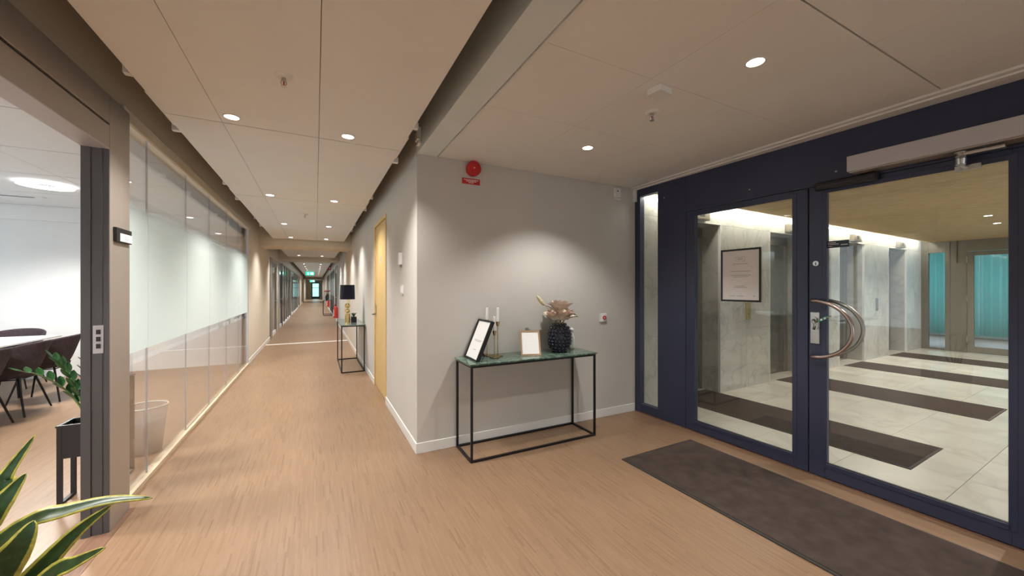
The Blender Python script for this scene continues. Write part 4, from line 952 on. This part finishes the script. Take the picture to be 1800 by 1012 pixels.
# corridor end
we = ST('window_9', 'tall dark framed window closing the far corridor end', 'window', (0, 55.4, 0))
bx(-1.2, -.48, 0, .12, 0, 2.95).obj('wall_panel', M_beige, we); bx(.45, .86, 0, .12, 0, 2.95).obj('wall_panel', M_wall, we); bx(-.48, .45, 0, .12, 2.1, 2.95).obj('wall_panel', M_wall, we); bx(-.48, .45, 0, .12, 0, .1).obj('wall_panel', M_jamb, we)
for a in ((-.48, -.36, .1, 2.1), (.35, .45, .1, 2.1), (-.36, .35, 1.98, 2.1), (-.36, .35, .1, .3), (-.36, .35, 1.38, 1.44)): bx(a[0], a[1], .02, .10, a[2], a[3]).obj('frame_bar', M_jamb, we)
bx(-.36, .35, .055, .065, .3, 1.98).obj('pane', M_glassg, we)
# exit signs
def exit_sign(y, z, label):
    s = thing('exit_sign', label, 'exit sign', (-.33, y, z), 0, 'green exit signs in the far corridor')
    bx(-.25, .25, 0, .05, 0, .24).obj('light_box', M_exit, s, bevel=.004)
    b = B().box(.02, .20, -.003, 0, .05, .19); b.obj('door_pictogram', M_exitw, s)
    b = B().disc((-.10, -.003, .185), .022, 'y', .003, 12); b.box(-.125, -.085, -.003, 0, .10, .16); b.box(-.17, -.12, -.003, 0, .135, .155); b.box(-.09, -.04, -.003, 0, .115, .135); b.box(-.15, -.115, -.003, 0, .04, .10); b.box(-.095, -.06, -.003, 0, .04, .10); b.obj('running_figure', M_exitw, s)
    for x in (-.18, .18): B().tube([(x, .025, .24), (x, .025, .4)], .005, 5).obj('hanger', M_steel, s)
exit_sign(27.5, 2.20, 'green running figure exit sign hung nearest in the far corridor')
exit_sign(46, 2.02, 'green exit sign hung near the end of the corridor')
# hose signs
def hose_sign(y, label):
    s = thing('fire_hose_sign', label, 'sign', (.757, y, 2.40), 0, 'red fire equipment signs on the right wall')
    bx(-.21, 0, -.008, .008, 0, .22).obj('plate', M_red, s); B().box(-.19, -.155, -.0095, -.008, .04, .18).box(-.15, -.135, -.0095, -.008, .10, .16).box(-.085, -.055, -.0095, -.008, .04, .16).box(-.105, -.075, -.0095, -.008, .15, .18).box(-.05, -.025, -.0095, -.008, .06, .17).obj('pictogram', M_paper, s)
hose_sign(15.85, 'red fire equipment sign projecting from the right wall above the lamp'); hose_sign(23.6, 'small red fire equipment sign further down the right wall')
def extinguisher(x, y, label):
    s = thing('fire_extinguisher', label, 'fire extinguisher', (x, y, .27), 0, 'red fire extinguishers on the right wall')
    B().lathe([(.07, 0), (.082, .02), (.082, .36), (.06, .42), (.025, .44), (.025, .46)], 20).obj('cylinder', M_redl, s, smooth=False)
    B().lathe([(.025, .46), (.03, .50), (.012, .51)], 12).obj('valve', M_blackp, s); bx(-.10, .03, -.012, .012, .50, .525).obj('lever', M_redl, s)
    B().tube([(-.03, 0, .48), (-.10, 0, .42), (-.10, 0, .12)], .011, 6).obj('hose', M_blackp, s)
    b = B()
    for k in range(8):
        a = PI*.75+k*PI*.5/7; b.v += [(.0835*math.cos(a), .0835*math.sin(a), .08), (.0835*math.cos(a), .0835*math.sin(a), .32)]
    b.f = [(2*k, 2*k+2, 2*k+3, 2*k+1) for k in range(7)]; b.obj('label_sticker', M_paper, s)
extinguisher(.665, 15.7, 'red fire extinguisher on the right wall beyond the first lamp console'); extinguisher(.665, 25.5, 'red fire extinguisher further down beyond the far console')
# far console and its things
c3 = console('console_table', 'distant black console table with dark vases far down the corridor', (.735, 21.4, 0), PI/2, 1.3, .40, .79, M_gtop2)
def dark_vase(x, y, label, s):
    v_ = thing('dark_vase', label, 'vase', (x, y, .79), 0, 'dark vases on the distant console'); v_.scale = (s, s, s)
    B().lathe([(.05, 0), (.075, .08), (.07, .18), (.03, .25), (.035, .28)], 18).obj('body', M_blackp, v_, smooth=True)
    for k in range(7):
        a = k*.9; B().tube([(0, 0, .26), (.05*math.cos(a), .05*math.sin(a), .36), (.13*math.cos(a), .13*math.sin(a), .44)], [.004, .004, .002], 5).obj('twig', M_stem, v_)
    B().ellipsoid((0, 0, .44), (.15, .15, .03), 14, 6).obj('flower_crown', M_dred, v_, smooth=True)
dark_vase(.5, 21.7, 'dark vase with flat dried crown nearest on the distant console', 1.0); dark_vase(.55, 22.4, 'dark vase with flat dried crown at the rear of the distant console', 1.05)

for o in SC.objects:
    if o.type == 'MESH' and o.get('label') is None and 'label' in o.keys(): del o['label']
